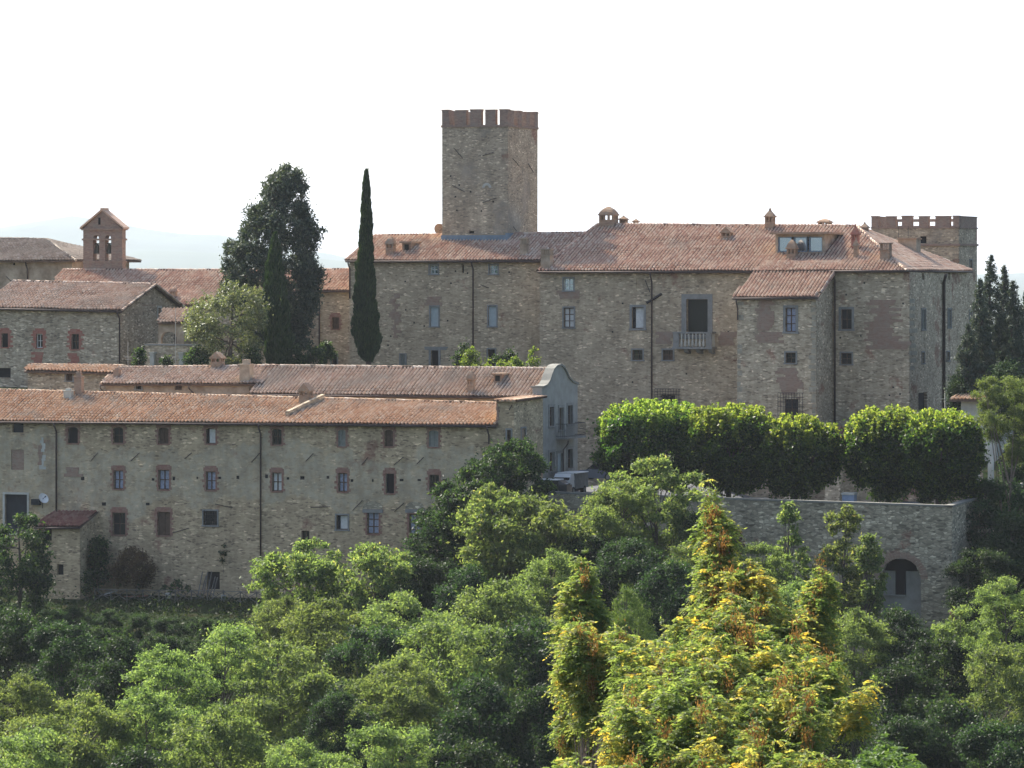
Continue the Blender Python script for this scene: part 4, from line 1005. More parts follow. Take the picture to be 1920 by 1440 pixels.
# lean-to outhouse with the dark red roof
FX = FB.off(3.4); XS = FX.turn(150, 70)
b = Bld('lean_to_shed', 'small stone lean-to with a dark red tiled roof at the foot of the front building', 'shed', FX.P(FX.s(115), 15), M['front'])
b.win(FX, 82, 97, 990, 1014, 'void', None); b.win(FX, 107, 119, 1058, 1078, 'void', None)
zE = FX.z(115, 991); b.wall(FX, FX.s(72), FX.s(150), 12, zE); b.wall(XS, 0, 3.4, 12, zE, zE + 1.1); b.quadw(FX.P(FX.s(72), 0), FX.P(FX.s(72), 0, -3.4), 12, zE, zE + 1.1)
rm = MB(); roof_patch(rm, [FX.off(.4).at(64, 987), FX.off(.4).at(150, 987), FB.off(.02).at(183, 959), FB.off(.02).at(103, 957)]); finish_roof(b, rm, M['tileE']); b.done()
b.gutter(FX.off(.42).at(64, 990), FX.off(.42).at(150, 990), .07)

# ------------------------------------------------------------------ terrace: retaining wall, arch, pavement
FTc = Face(1785, 305.5); TcS = FTc.turn(1785, 70)
TZ = 22.25
b = Bld('terrace_wall', 'high stone retaining wall of the terrace with a brick arch near its right corner', 'wall', FTc.P(-14, 10), M['terr'])
sA = FTc.s(960); zc = FTc.z(1780, 951); zl = FTc.z(1020, 924)
a0, a1 = FTc.s(1650), FTc.s(1727); zt, zs, zb = FTc.z(1690, 1047), FTc.z(1690, 1085), FTc.z(1690, 1160)
b.op[b.key(FTc)] = [(a0, a1, zb, zt, zt - zs, 1.0)]
b.wall(FTc, sA, 0, 2, zl, zc); b.wall(TcS, 0, 22, 2, zc, zc + .6)
b.mb.poly([FTc.P(sA, zl), FTc.P(0, zc), FTc.P(0, zc, -.5), FTc.P(sA, zl, -.5)]); b.mb.poly([FTc.P(sA, 20, -.5), FTc.P(0, 20, -.5), FTc.P(0, zc, -.5), FTc.P(sA, zl, -.5)])
b.done()
q = MB(); q.prism([FTc.P(sA, zl, .06), FTc.P(0.06, zc, .06), FTc.P(.06, zc + .14, .06), FTc.P(sA, zl + .14, .06)], FTc.P(0, 0, -.62) - FTc.P(0, 0, 0)); q.prism([TcS.P(-.06, zc + .003, .07), TcS.P(22, zc + .6, .07), TcS.P(22, zc + .75, .07), TcS.P(-.06, zc + .145, .07)], TcS.P(0, 0, -.6) - TcS.P(0, 0, 0)); q.build('coping', M['coping'], b.root)
q = MB(); c = (a0 + a1) / 2; hw = (a1 - a0) / 2; n = 26
for i in range(n):
    t0, t1 = math.pi * i / n, math.pi * (i + .86) / n; rr = .42 + random.random() * .12; hz = zt - zs
    P = lambda t, e: FTc.P(c + (hw + e) * math.cos(t), zs + (hz + e) * math.sin(t), .02)
    q.prism([P(t0, 0), P(t0, rr), P(t1, rr), P(t1, 0)], FTc.P(0, 0, -.12) - FTc.P(0, 0, 0))
q.build('brick_arch', M['brick'], b.root)
q = MB(); q.fbox(FTc, a0, a1, zb, zt, -1.1, -1.0); inf = q.build('arch_infill', M['render'], b.root)
q = MB(); Fi = FTc.off(-1.0); q.fbox(FTc, a0 + .1, a1 - .1, FTc.z(1690, 1072), FTc.z(1690, 1050), -.98, -.9); q.build('opening', M['dark'], inf)
q = MB(); q.fbox(FTc, FTc.s(1673), FTc.s(1692), FTc.z(1690, 1118), FTc.z(1690, 1072), -.98, -.9); q.build('opening', M['dark'], inf)
q = MB(); q.fbox(FTc, a0, FTc.s(1692), FTc.z(1690, 1120), FTc.z(1690, 1117), -.98, -.86); q.build('ledge', M['render'], inf)
# drooping creeper stems come with the trees; the pavement behind the wall
sx = [sA, FTc.s(1120), FTc.s(1260), -.3]; hz_ = [TZ + 1.4, TZ + 1.3, TZ, TZ]
q = MB()
for i in range(3):
    A, B_, za, zb_ = sx[i], sx[i + 1], hz_[i], hz_[i + 1]
    q.poly([FTc.P(A, za, -.5), FTc.P(B_, zb_, -.5), FTc.P(B_, zb_, -44), FTc.P(A, za, -44)]); q.poly([FTc.P(A, za - .6, -.5), FTc.P(B_, zb_ - .6, -.5), FTc.P(B_, zb_, -.5), FTc.P(A, za, -.5)])
o = q.build('terrace_pavement', M['asphalt'], None); o['kind'] = 'structure'
q = MB(); Fp = F1.off(14); zp = 26.7
t = thing('upper_garden_wall', 'rough stone garden wall on the terrace, seen between the clipped tree trunks', 'wall', Fp.P(Fp.s(1600), TZ))
q.fbox(Fp, Fp.s(1325), Fp.s(1840), TZ, zp, -.6, 0); q.build('masonry', M['castle'], t)
for x in (1555, 1480): q = MB(); a = Fp.s(x); q.prism([Fp.P(a, TZ, 0), Fp.P(a, TZ, 1.5), Fp.P(a, zp, .2), Fp.P(a, zp, 0)], Fp.P(1.2, 0) - Fp.P(0, 0)); q.build('buttress', M['castle2'], t)
q = MB(); q.fbox(Fp, Fp.s(1324), Fp.s(1841), zp, zp + .12, -.66, .06); q.build('coping', M['serena'], t)
# little shed roof glimpsed above the clipped trees
Fs = F1.off(7.5)
b = Bld('garden_shed', 'low shed with a dark reddish roof between the two groups of clipped trees', 'shed', Fs.P(Fs.s(1580), TZ), M['castle'])
zE = Fs.z(1580, 835); b.wall(Fs, Fs.s(1520), Fs.s(1640), TZ, zE); b.box_back(Fs, Fs.s(1520), Fs.s(1640), 3.2, TZ, zE, zE + 1.2)
rm = MB(); roof_patch(rm, [Fs.off(.4).at(1512, 838), Fs.off(.4).at(1645, 838), Fs.off(-3.3).at(1665, 802), Fs.off(-3.3).at(1535, 802)]); finish_roof(b, rm, M['tileE']); b.done()

# ------------------------------------------------------------------ pale house and gate wall at the right
FP = Face(1800, 338); PS = FP.turn(1866, 70)
b = Bld('pale_house', 'small pale rendered house with a tiled roof, half hidden behind the umbrella pine', 'house', FP.P(4, 20), M['pale'])
zE = FP.z(1830, 748); b.wall(FP, FP.s(1802), FP.s(1868), 16, zE); b.box_back(FP, FP.s(1802), FP.s(1868), 6, 16, zE)
rm = MB(); A0, A1, R1, R0 = FP.off(.8).at(1780, 749), FP.off(.8).at(1874, 749), FP.off(-3).at(1880, 733), FP.off(-3).at(1812, 733); roof_patch(rm, [A0, A1, R1, R0]); K0, K1 = FP.off(-6.6).P(FP.s(1790), zE), FP.off(-6.6).P(FP.s(1874), zE); roof_patch(rm, [K1, K0, R0, R1]); roof_patch(rm, [K0, A0, R0])
finish_roof(b, rm, M['tileB']); b.done()
for i, (x0, x1, y0, y1, Y) in enumerate(((1824, 1835, 872, 952, 322), (1852, 1861, 790, 930, 330))):
    Fz = Face(x0, Y); q = MB(); s1 = Fz.s(x1); q.fbox(Fz, 0, s1, Fz.z(x0, y1), Fz.z(x0, y0), -.5, 0); q.fbox(Fz, -.05, s1 + .05, Fz.z(x0, y0), Fz.z(x0, y0) + .12, -.55, .05)
    q.fbox(Fz, -.04, s1 + .04, Fz.z(x0, y1) - 6, Fz.z(x0, y1), -.54, .04)
    o = q.build('gate_pier', M['pale'], None, loc=tuple(Fz.P(0, Fz.z(x0, y1) - 6))); tag(o, ('shorter pale pier at the corner of the terrace wall', 'taller pale pier left of the umbrella pine trunk')[i], 'pier')
# fence line between the wing and the pale house
q = MB(); Fz = Face(1768, 340); p = Fz.at(1772, 800); q.tube([p, Fz.at(1772, 733)], .05, 6); q.tube([Fz.at(1764, 748), Fz.at(1782, 748)], .03, 5); o = q.build('iron_post', M['pale'], None, loc=tuple(p)); tag(o, 'thin pale post with a crossbar left of the pale house', 'post')
# ------------------------------------------------------------------ terrain
_x0, _y0 = FB.x, FB.y; _nx, _ny = FB.n
def sm(a, b_, x):
    t = max(0.0, min(1.0, (x - a) / (b_ - a))); return t * t * (3 - 2 * t)
def ground(x, y):
    t = (x - _x0) * _nx + (y - _y0) * _ny
    if t >= 0:
        h = 16 - .04 * t if t < 5 else 15.8 - .25 * (t - 5)
        h = max(h, -20.0)
    else:
        k = -t
        L = 16 + 14.8 * sm(2, 12, k); R_ = 15 + 4.5 * sm(9, 16, k); E = 15 + 12 * sm(5, 45, k)
        h = L + (R_ - L) * sm(-7, 0, x - max(0, k - 25) * .4); h = h + (E - h) * sm(32, 36, x)
        h = h - 80 * sm(70, 400, k)
    hill = 38.3 - .2 * max(0, y) if y < 330 else -30
    h -= 5.5 * sm(6, 18, x) * sm(-20, -2, t) * (1 - sm(25, 60, t))
    if y < 0: hill = 38.3
    n = noise.noise(Vector((x * .12, y * .12, 0))) * .35 + noise.noise(Vector((x * .03, y * .03, 4))) * 1.0 * sm(10, 40, t)
    return max(h, hill) + n * (.4 if -60 < t < 8 else 1)
def grid(xs, ys, fn):
    v = [(x, y, fn(x, y)) for y in ys for x in xs]; n = len(xs)
    f = [(j * n + i, j * n + i + 1, (j + 1) * n + i + 1, (j + 1) * n + i) for j in range(len(ys) - 1) for i in range(n - 1)]
    return v, f
xs = [-40000, -14000, -8000, -4000, -2000, -1000, -500, -250, -150, -110] + [-90 + i * 1.5 for i in range(121)] + [110, 150, 250, 500, 1000, 2000, 4000, 8000, 14000, 40000]
ys = [-3000, -500, -100, -30, 0, 30, 60, 90] + [110 + i * 5 for i in range(18)] + [200 + i * 1.5 for i in range(134)] + [410, 440, 480, 550, 650, 800, 1000, 1500, 2500, 4000, 6000, 9000, 14000, 24000, 45000]
v, f = grid(xs, ys, ground)
q = MB(); q.v = v; q.f = f; q.m = [0] * len(f); q.t = [.5] * len(f)
g = NT('forest_floor'); tc = g.n('ShaderNodeTexCoord'); ob = tc.outputs['Object']
c = g.ramp(g.noise(ob, .5, 6, .7).outputs[0], [(.3, (.012, .02, .010)), (.5, (.022, .032, .015)), (.62, (.035, .034, .02)), (.75, (.05, .055, .028))])
bb = g.n('ShaderNodeBsdfPrincipled'); bb.inputs['Roughness'].default_value = 1; bb.inputs['Specular IOR Level'].default_value = 0
g.l(c, bb.inputs['Base Color']); g.l(bb.outputs[0], g.out.inputs[0])
o = q.build('ground', g.mat, None, True); o['kind'] = 'structure'
# far hills
def hills(name, Y, prof, depth, c):
    q = MB(); n = len(prof); P = []
    xs_ = np.linspace(prof[0][0], prof[-1][0], 160); ys_ = np.interp(xs_, [p[0] for p in prof], [p[1] for p in prof])
    for x, y in zip(xs_, ys_):
        p = pix(x, y, Y); zt_ = p.z + noise.noise(Vector((x * .02, 3, Y))) * Y * .0003
        P.append([(p.x, Y - depth, -60), (p.x, Y - depth * .5, -60 + (zt_ + 60) * .55), (p.x, Y, zt_), (p.x, Y + depth, -60)])
    for a, b_ in zip(P[:-1], P[1:]):
        for k in range(3): q.poly([a[k], b_[k], b_[k + 1], a[k + 1]])
    o = q.build(name, plain(name, c, 1, .2, .002, spec=0), None, True); o['kind'] = 'structure'; return o
hills('hills', 14200, [(-4500, 480), (-900, 440), (-200, 436), (0, 427), (80, 412), (130, 404), (180, 408), (240, 424), (330, 438), (430, 441), (520, 462), (620, 476), (720, 500), (900, 505), (1500, 520), (2600, 500), (6500, 480)], 6000, (.06, .085, .07))
hills('hills', 12300, [(-3000, 470), (0, 482), (300, 470), (480, 478), (640, 489), (900, 520), (1500, 535), (1800, 528), (1930, 540), (2600, 520), (6500, 500)], 4000, (.055, .08, .055))

# ------------------------------------------------------------------ rustic fence and odds and ends along the path
Ff = FB.off(4.2)
t = thing('rustic_fence', 'rustic wooden fence with crossed diagonal rails along the path below the front building', 'fence', Ff.P(Ff.s(330), ground(*Ff.P(Ff.s(330), 0)[:2])))
s0, s1 = Ff.s(178), Ff.s(512); n = 11; w = (s1 - s0) / n
zg = lambda s_: ground(*Ff.P(s_, 0)[:2])
for i in range(n + 1):
    a = s0 + w * i; q = MB(); q.tube([Ff.P(a, zg(a) - .3), Ff.P(a, zg(a) + .95)], .045, 6); q.build('post', M['woodpale'], t)
for i in range(n):
    a, c = s0 + w * i, s0 + w * (i + 1); za, zc = zg(a), zg(c)
    for nm, (p, r_) in (('top_rail', (Ff.P(a, za + .9, .05), Ff.P(c, zc + .9, .05))), ('diagonal_rail', (Ff.P(a, za + .1, .05), Ff.P(c, zc + .85, .05))), ('diagonal_rail', (Ff.P(a, za + .85, -.05), Ff.P(c, zc + .1, -.05)))):
        q = MB(); q.tube([p, r_], .03, 6); q.build(nm, M['woodpale'], t)
Fj = FB.off(1.6)
def board(px, py, L, ang, mat, label, name='board', cat='board', w=.14):
    p = Fj.P(Fj.s(px), ground(*Fj.P(Fj.s(px), 0)[:2])); q = MB()
    d = (Fj.P(1, 0) - Fj.P(0, 0)) * math.cos(ang) + Vector((0, 0, math.sin(ang)))
    nrm = Fj.P(0, 0, 1) - Fj.P(0, 0, 0); up_ = d.cross(nrm).normalized() * .05
    a = p + Vector((0, 0, .06)); q.box8([a, a + d * L, a + d * L - nrm * w * 2, a - nrm * w * 2, a + up_, a + d * L + up_, a + d * L - nrm * w * 2 + up_, a - nrm * w * 2 + up_])
    o = q.build(name, mat, None, loc=tuple(p)); tag(o, label, cat)
board(185, 1108, 1.5, .28, M['white'], 'pale board leaning on rubbish near the lean-to shed'); board(178, 1112, 1.2, .05, M['woodpale'], 'grey plank lying flat near the lean-to shed')
board(232, 1110, 1.9, .06, M['brickred'], 'long reddish plank lying below the brown bush'); board(240, 1106, 1.3, .02, M['tileE'], 'shorter reddish plank lying below the brown bush')
for i, (px, s_, mt, lb) in enumerate(((316, .28, 'white', 'pale bucket right of the reddish planks'), (336, .24, 'woodpale', 'brownish bucket between the pale buckets'), (419, .22, 'white', 'small pale bucket by the cellar opening'))):
    p = Fj.P(Fj.s(px), 0); p.z = ground(p.x, p.y); q = MB(); q.tube([p, p + Vector((0, 0, s_ * 1.4)), p + Vector((0, 0, s_ * 1.5))], [s_ * .7, s_ * .85, s_ * .9], 12); o = q.build('bucket', M[mt], None, True, loc=tuple(p)); tag(o, lb, 'bucket')
for i in range(6):
    px = 378 + i * 6 + random.random() * 3; p = FB.P(FB.s(px), 0, 1.0); p.z = ground(p.x, p.y); q = MB(); top = FB.P(FB.s(px) + .1 * random.random(), p.z + 1.5 + random.random() * .5, .08); q.tube([p, top], .045, 5)
    o = q.build('leaning_pole', M['woodpale'], None, loc=tuple(p)); tag(o, 'pale wooden pole leaning on the wall left of the cellar opening', 'pole', 'poles leaning on the front building')

# ------------------------------------------------------------------ vehicles on the terrace
M['paintwhite'] = plain('white_car_paint', (.75, .76, .77), .25, .03, 1, spec=.6); M['paintdark'] = plain('dark_car_paint', (.02, .024, .03), .2, .05, 1, spec=.7)
M['paintgrey'] = plain('grey_car_paint', (.12, .14, .17), .25, .05, 1, spec=.6); M['tyre'] = plain('tyre', (.02, .02, .02), .9, .1, 3)
def car(p, yaw, paint, label, name='parked_car', L=4.1, W=1.7, H=1.42):
    t = thing(name, label, 'car', p, None); t.rotation_euler = (0, 0, 0)
    c, s_ = math.cos(yaw), math.sin(yaw); T = lambda x, y, z: (p[0] + x * c - y * s_, p[1] + x * s_ + y * c, p[2] + z)
    def loft(sec, mat, nm, par):
        q = MB()
        for (x0, w0, a0, b0), (x1, w1, a1, b1) in zip(sec[:-1], sec[1:]):
            q.box8([T(x0, -w0, a0), T(x1, -w1, a1), T(x1, w1, a1), T(x0, w0, a0), T(x0, -w0 * .93, b0), T(x1, -w1 * .93, b1), T(x1, w1 * .93, b1), T(x0, w0 * .93, b0)])
        return q.build(nm, mat, par)
    w = W / 2
    body = loft([(-L / 2, w * .86, .35, .72), (-L * .46, w * .97, .25, .86), (-L * .2, w, .2, .9), (L * .12, w, .2, .9), (L * .36, w * .98, .22, .8), (L * .47, w * .9, .28, .66), (L / 2, w * .8, .35, .55)], paint, 'body', t)
    loft([(-L * .40, w * .8, .86, .88), (-L * .30, w * .8, .86, H - .06), (L * .05, w * .8, .86, H - .05), (L * .22, w * .8, .86, .88)], M['glass'], 'windows', t)
    loft([(-L * .31, w * .72, H - .07, H - .05), (-L * .27, w * .74, H - .06, H), (0, w * .75, H - .05, H + .01), (L * .06, w * .72, H - .07, H - .04)], paint, 'roof', t)
    for x in (-L * .3, L * .31):
        for e in (-1, 1):
            q = MB(); q.tube([T(x, e * (w - .2), .31), T(x, e * (w + .01), .31)], .31, 16); wh = q.build('wheel', M['tyre'], t)
            q = MB(); q.tube([T(x, e * (w + .005), .31), T(x, e * (w + .02), .31)], .19, 12); q.build('rim', M['serena'], wh)
    for e in (-1, 1):
        q = MB(); a = T(L * .475, e * w * .62, .6); q.box(a[0] - .08, a[0] + .08, a[1] - .14, a[1] + .14, a[2] - .07, a[2] + .06); q.build('headlight', M['white'], t)
    return t
zT = TZ + .01; zL_ = TZ + 1.31
p = pix(1125, 0, 346); car((p.x, p.y, zL_), 2.6, M['paintgrey'], 'grey car parked beyond the white truck, left of the clipped trees')
Fv = FTc.off(-5)
p = Fv.at(1432, 0); car((p.x, p.y, zT), math.radians(-18), M['paintwhite'], 'white car behind the terrace wall, only its roof showing')
p = FTc.off(-4).at(1722, 0); car((p.x, p.y, zT), math.radians(-15), M['paintdark'], 'dark car under the rightmost clipped tree')
# truck with a pale box body, and flat-roofed van
def boxv(p, yaw, label, name, cat, L, W, H, cabL, mat, cabmat):
    t = thing(name, label, cat, p); c, s_ = math.cos(yaw), math.sin(yaw)
    T = lambda x, y, z: (p[0] + x * c - y * s_, p[1] + x * s_ + y * c, p[2] + z)
    def bx(q, x0, x1, y0, y1, z0, z1, tp=0): q.box8([T(x0, y0, z0), T(x1, y0, z0), T(x1, y1, z0), T(x0, y1, z0), T(x0, y0 + .05, z1), T(x1 - tp, y0 + .05, z1), T(x1 - tp, y1 - .05, z1), T(x0, y1 - .05, z1)])
    w = W / 2; q = MB(); bx(q, -L / 2, L / 2 - cabL, -w, w, .55, H); q.build('box_body', mat, t)
    q = MB(); bx(q, -L / 2 - .03, L / 2 - cabL + .03, -w - .03, w + .03, H, H + .06); q.build('roof', M['white'], t)
    q = MB(); bx(q, L / 2 - cabL + .05, L / 2, -w * .93, w * .93, .4, 1.2); bx(q, L / 2 - cabL + .05, L / 2 - .1, -w * .9, w * .9, 1.2, min(H, 1.95), .5); q.build('cab', cabmat, t)
    q = MB(); bx(q, L / 2 - cabL + .2, L / 2 - .06, -w * .86, w * .86, 1.25, min(H, 1.95) - .12, .48); q.build('windscreen', M['glass'], t)
    q = MB(); bx(q, -L / 2, L / 2, -w * .5, w * .5, .32, .55); q.build('chassis', M['iron'], t)
    for x in (-L * .3, L * .3):
        for e in (-1, 1):
            q = MB(); q.tube([T(x, e * (w - .25), .36), T(x, e * w, .36)], .36, 16); wh = q.build('wheel', M['tyre'], t); q = MB(); q.tube([T(x, e * w, .36), T(x, e * (w + .02), .36)], .2, 12); q.build('rim', M['serena'], wh)
    return t
p = pix(1076, 0, 321.5); boxv((p.x - .3, p.y, zL_), math.radians(70 + 180), 'white box truck parked at the foot of the scroll-gabled house', 'box_truck', 'truck', 4.2, 1.5, 1.7, 1.3, M['serena'], M['paintwhite'])
p = pix(1040, 0, 318); boxv((p.x, p.y, zL_ - .2), math.radians(-18), 'dark van with a pale flat roof, in front of the box truck', 'flat_roofed_van', 'van', 2.3, 1.5, 1.55, .7, M['paintdark'], M['paintdark'])
p = FTc.off(-3).at(1595, 0); q0 = thing('utility_cabinet', 'blue-grey cabinet with a pale lid behind the terrace wall', 'cabinet', (p.x, p.y, zT))
q = MB(); Fu = FTc.off(-3); q.fbox(Fu, Fu.s(1579), Fu.s(1601), zT, Fu.z(1590, 928), -.8, 0); q.build('body', plain('blue_grey_metal', (.2, .26, .36), .5, .1, 2), q0); q = MB(); q.fbox(Fu, Fu.s(1578), Fu.s(1602), Fu.z(1590, 928), Fu.z(1590, 924), -.85, .05); q.build('lid', M['pale'], q0)
# street lamp between the pavement and the clipped trees
p = pix(1053, 0, 331)
# ------------------------------------------------------------------ foliage
L_ROB = [(0, (.055, .09, .04)), (.35, (.10, .15, .06)), (.7, (.155, .215, .085)), (.93, (.21, .26, .11)), (1, (.25, .24, .11))]
L_DRK = [(0, (.012, .028, .016)), (.5, (.025, .052, .024)), (.85, (.045, .08, .03)), (1, (.08, .12, .04))]  # dark leaves, lowered further to put the slope's shadow into the colour
M['robinia'] = leafmat('robinia_leaves', L_ROB, .58, .2, .2)
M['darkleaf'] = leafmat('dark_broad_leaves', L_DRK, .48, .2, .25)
M['clipped'] = leafmat('clipped_tree_leaves', [(0, (.022, .05, .016)), (.45, (.045, .09, .024)), (.62, (.09, .155, .034)), (.8, (.17, .23, .05)), (1, (.25, .29, .08))], .66, .08, .35, .45)  # dark stops carry the crown's shaded body, pale stops its sunlit young shoots
M['cypress'] = leafmat('cypress_foliage', [(0, (.016, .034, .016)), (.6, (.036, .066, .028)), (1, (.065, .10, .04))], .2, .1, .15, .7)
M['conifer'] = leafmat('dark_conifer_foliage', [(0, (.026, .044, .036)), (.6, (.055, .080, .062)), (1, (.11, .135, .095))], .2, .1, .2, .6)
M['olive'] = leafmat('silvery_leaves', [(0, (.07, .095, .05)), (.5, (.125, .155, .08)), (1, (.22, .24, .14))], .35, .05, .35, .45)
M['pine'] = leafmat('pine_needles', [(0, (.05, .09, .03)), (.5, (.10, .155, .05)), (1, (.17, .22, .08))], .45, .08, .2)
M['shrub'] = leafmat('bright_shrub_leaves', [(0, (.07, .12, .025)), (.6, (.13, .19, .04)), (1, (.2, .25, .06))], .5, .08, .25)
M['brownbush'] = leafmat('brown_bush_leaves', [(0, (.06, .04, .03)), (.6, (.10, .065, .04)), (1, (.13, .10, .05))], .25, .05, .1)
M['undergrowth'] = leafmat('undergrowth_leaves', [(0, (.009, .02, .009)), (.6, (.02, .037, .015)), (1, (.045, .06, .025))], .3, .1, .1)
M['yellow'] = leafmat('yellowing_ailanthus_leaves', [(0, (.115, .17, .06)), (.34, (.17, .22, .08)), (.55, (.24, .26, .10)), (.70, (.33, .30, .11)), (.78, (.42, .32, .09)), (.84, (.50, .33, .07)), (.86, (.16, .085, .045)), (1, (.12, .06, .035))], .62, .0, .25)
M['fernleaf'] = leafmat('fresh_green_leaves', [(0, (.07, .12, .04)), (.6, (.11, .17, .055)), (1, (.18, .22, .08))], .45, .05, .25)

def unit(n, rng):
    v = rng.normal(size=(n, 3)); return v / np.linalg.norm(v, axis=1, keepdims=True)
def card_mesh(name, c, l, w, mat, rng, axis=None, tint=None, spread=1.0, up=None, fold=False):
    """leaf-sized diamond faces at centres c; axis = preferred long direction"""
    n = len(c); a = unit(n, rng) * spread
    if axis is not None: a = a + axis
    a /= np.linalg.norm(a, axis=1, keepdims=True)
    r = unit(n, rng)
    if up is not None: r = r * .6 + up
    b_ = np.cross(a, r); b_ /= np.linalg.norm(b_, axis=1, keepdims=True) + 1e-9
    l = (np.ones(n) * l * rng.uniform(.7, 1.25, n))[:, None]; w = (np.ones(n) * w * rng.uniform(.7, 1.25, n))[:, None]
    v = np.stack([c - a * l / 2, c + b_ * w / 2 - a * l * .05, c + a * l / 2, c - b_ * w / 2 - a * l * .05], 1).reshape(-1, 3)
    me = bpy.data.meshes.new(name)
    me.vertices.add(4 * n); me.vertices.foreach_set('co', v.astype(np.float32).ravel())
    me.loops.add(4 * n); me.loops.foreach_set('vertex_index', np.arange(4 * n, dtype=np.int32))
    me.polygons.add(n); me.polygons.foreach_set('loop_start', np.arange(0, 4 * n, 4, dtype=np.int32))
    me.polygons.foreach_set('loop_total', np.full(n, 4, dtype=np.int32))
    me.update(calc_edges=True)
    me.materials.append(mat)
    at = me.attributes.new('tint', 'FLOAT', 'FACE')
    at.data.foreach_set('value', (rng.random(n) if tint is None else tint).astype(np.float32))
    return me

def clump_points(clumps, per, rng, flat=.7, shell=.45, soft=.35):
    """clumps (n,4) x y z r -> points scattered through each clump, denser at its skin"""
    cl = np.asarray(clumps); num = np.maximum(8, (per * cl[:, 3] ** 2).astype(int)); idx = np.repeat(np.arange(len(cl)), num)
    d = unit(len(idx), rng); rr = rng.random(len(idx)) ** shell
    # lumpy clump skin
    ph = np.sin(d[:, 0] * 5 + idx * 1.7) * np.cos(d[:, 1] * 4 + idx * 2.3) * .18 + 1
    rr = np.where(rng.random(len(idx)) < soft, np.abs(rng.normal(0, .72, len(idx))), rr)
    rr = np.where(rng.random(len(idx)) < .10, rng.uniform(1.0, 1.38, len(idx)), rr)
    p = cl[idx, :3] + d * (rr * ph * cl[idx, 3])[:, None] * np.array([1, 1, flat])
    return p, d, idx

def trunk_mesh(name, base, clumps, mat, rng, r0=.22, n_l=14, top=None):
    q = MB(); hi = max(clumps, key=lambda c: c[2]); top = top or (float(hi[0]), float(hi[1]), float(hi[2]) - .3); base = Vector(base); tp = Vector(top)
    mid = base.lerp(tp, .5) + Vector((rng.normal() * .3, rng.normal() * .3, 0))
    path = [base, base.lerp(mid, .5), mid, mid.lerp(tp, .5), tp]; rad = [r0 * 1.2, r0, r0 * .75, r0 * .5, r0 * .15]
    q.tube(path, rad, 8)
    order = rng.permutation(len(clumps))[:n_l]
    for k in order:
        c = Vector([float(x) for x in clumps[k][:3]]); f = .35 + .55 * rng.random()
        i = min(3, int(f * 4)); s_ = path[i].lerp(path[i + 1], f * 4 - i)
        if s_.z > c.z + .5: i = 2; s_ = path[2]
        m_ = s_.lerp(c, .5) + Vector((0, 0, .25)); q.tube([s_, m_, c], [r0 * .38, r0 * .24, r0 * .08], 5)
    me_o = q.build(name, mat, None); me = me_o.data; bpy.data.objects.remove(me_o); return me

def robinia_proto(seed, W=12.0, Hh=15.0, n=190, mat='robinia', leaf=(.30, .13), per=330, flat=.6, cone=.7):
    """crown that reaches far down: lobes around a tall body, clumps only where the lobes' outer skin is free"""
    rng = np.random.default_rng(seed); lobes = []
    for k in range(15):
        f_ = (k + .5) / 15; z_ = -Hh * (.10 + .85 * f_) + rng.normal() * .5; rr = W * .5 * (cone + (1 - cone) * min(1, f_ * 3)) * rng.uniform(.8, 1.15); lr = W * rng.uniform(.14, .28) * (.8 + .3 * f_)
        a = k * 2.4 + rng.normal() * .4; q_ = max(0, rr - lr) * rng.uniform(.55, 1.0) * (0.15 if k == 0 else 1); lobes.append((math.cos(a) * q_, math.sin(a) * q_, z_, lr))
    lobes = np.array(lobes); lobes[0, 2] = -lobes[0, 3]; cl = []
    tries = 0
    while len(cl) < n and tries < 20000:
        tries += 1; i = rng.integers(len(lobes)); d = unit(1, rng)[0]
        if d[2] < -.5: continue
        p = lobes[i, :3] + d * lobes[i, 3] * rng.uniform(.8, 1.0)
        dd_ = np.linalg.norm(lobes[:, :3] - p, axis=1) / lobes[:, 3]
        if (dd_ < .78).sum() > 0: continue
        r = rng.uniform(.45, 1.15)
        cl.append((*p, r))
    cl = np.array(cl); cl[:, 2] -= max(0, (cl[:, 2] + cl[:, 3] * flat).max()); p, d, idx = clump_points(cl, per, rng, flat, .5, .5)
    ax = d * np.array([.8, .8, .1]) + np.array([0, 0, -.45])
    base = rng.random(len(cl)) * .4
    tint = np.clip(base[idx] + rng.random(len(p)) * .6, 0, 1)
    me = card_mesh('crown', p, leaf[0], leaf[1], M[mat], rng, ax, tint, .85, np.array([0, 0, .25]))
    tm = trunk_mesh('trunk', (0, 0, -Hh - 7), cl, M['bark'], rng, .17, 24)
    return me, tm, W, Hh

def place_tree(proto, px, py, wpx, Y, label, cat='tree', name='tree', group=None, rot=None, hs=1.0):
    me, tm, W, Hh = proto; p = pix(px, py, Y); s_ = (wpx * Y / F) / W
    gz = ground(p.x, p.y); r = thing(name, label, cat, (p.x, p.y, min(gz, p.z - 2)), group)
    rot = random.random() * 6.28 if rot is None else rot
    for nm, m_ in (('crown', me), ('trunk', tm)):
        o = bpy.data.objects.new(nm, m_); COL.objects.link(o); o.parent = r
        o.location = (0, 0, p.z - r.location.z); o.scale = (s_, s_, s_ * hs); o.rotation_euler = (0, 0, rot)
    return r

R = [robinia_proto(11 + i, 12, 14 + i % 3) for i in range(5)]
RT = [robinia_proto(31 + i, 5.5, 11, 90, cone=.4) for i in range(2)]                 # slender ones
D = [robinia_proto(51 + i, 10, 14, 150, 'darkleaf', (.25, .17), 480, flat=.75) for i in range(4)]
RB = R[4]

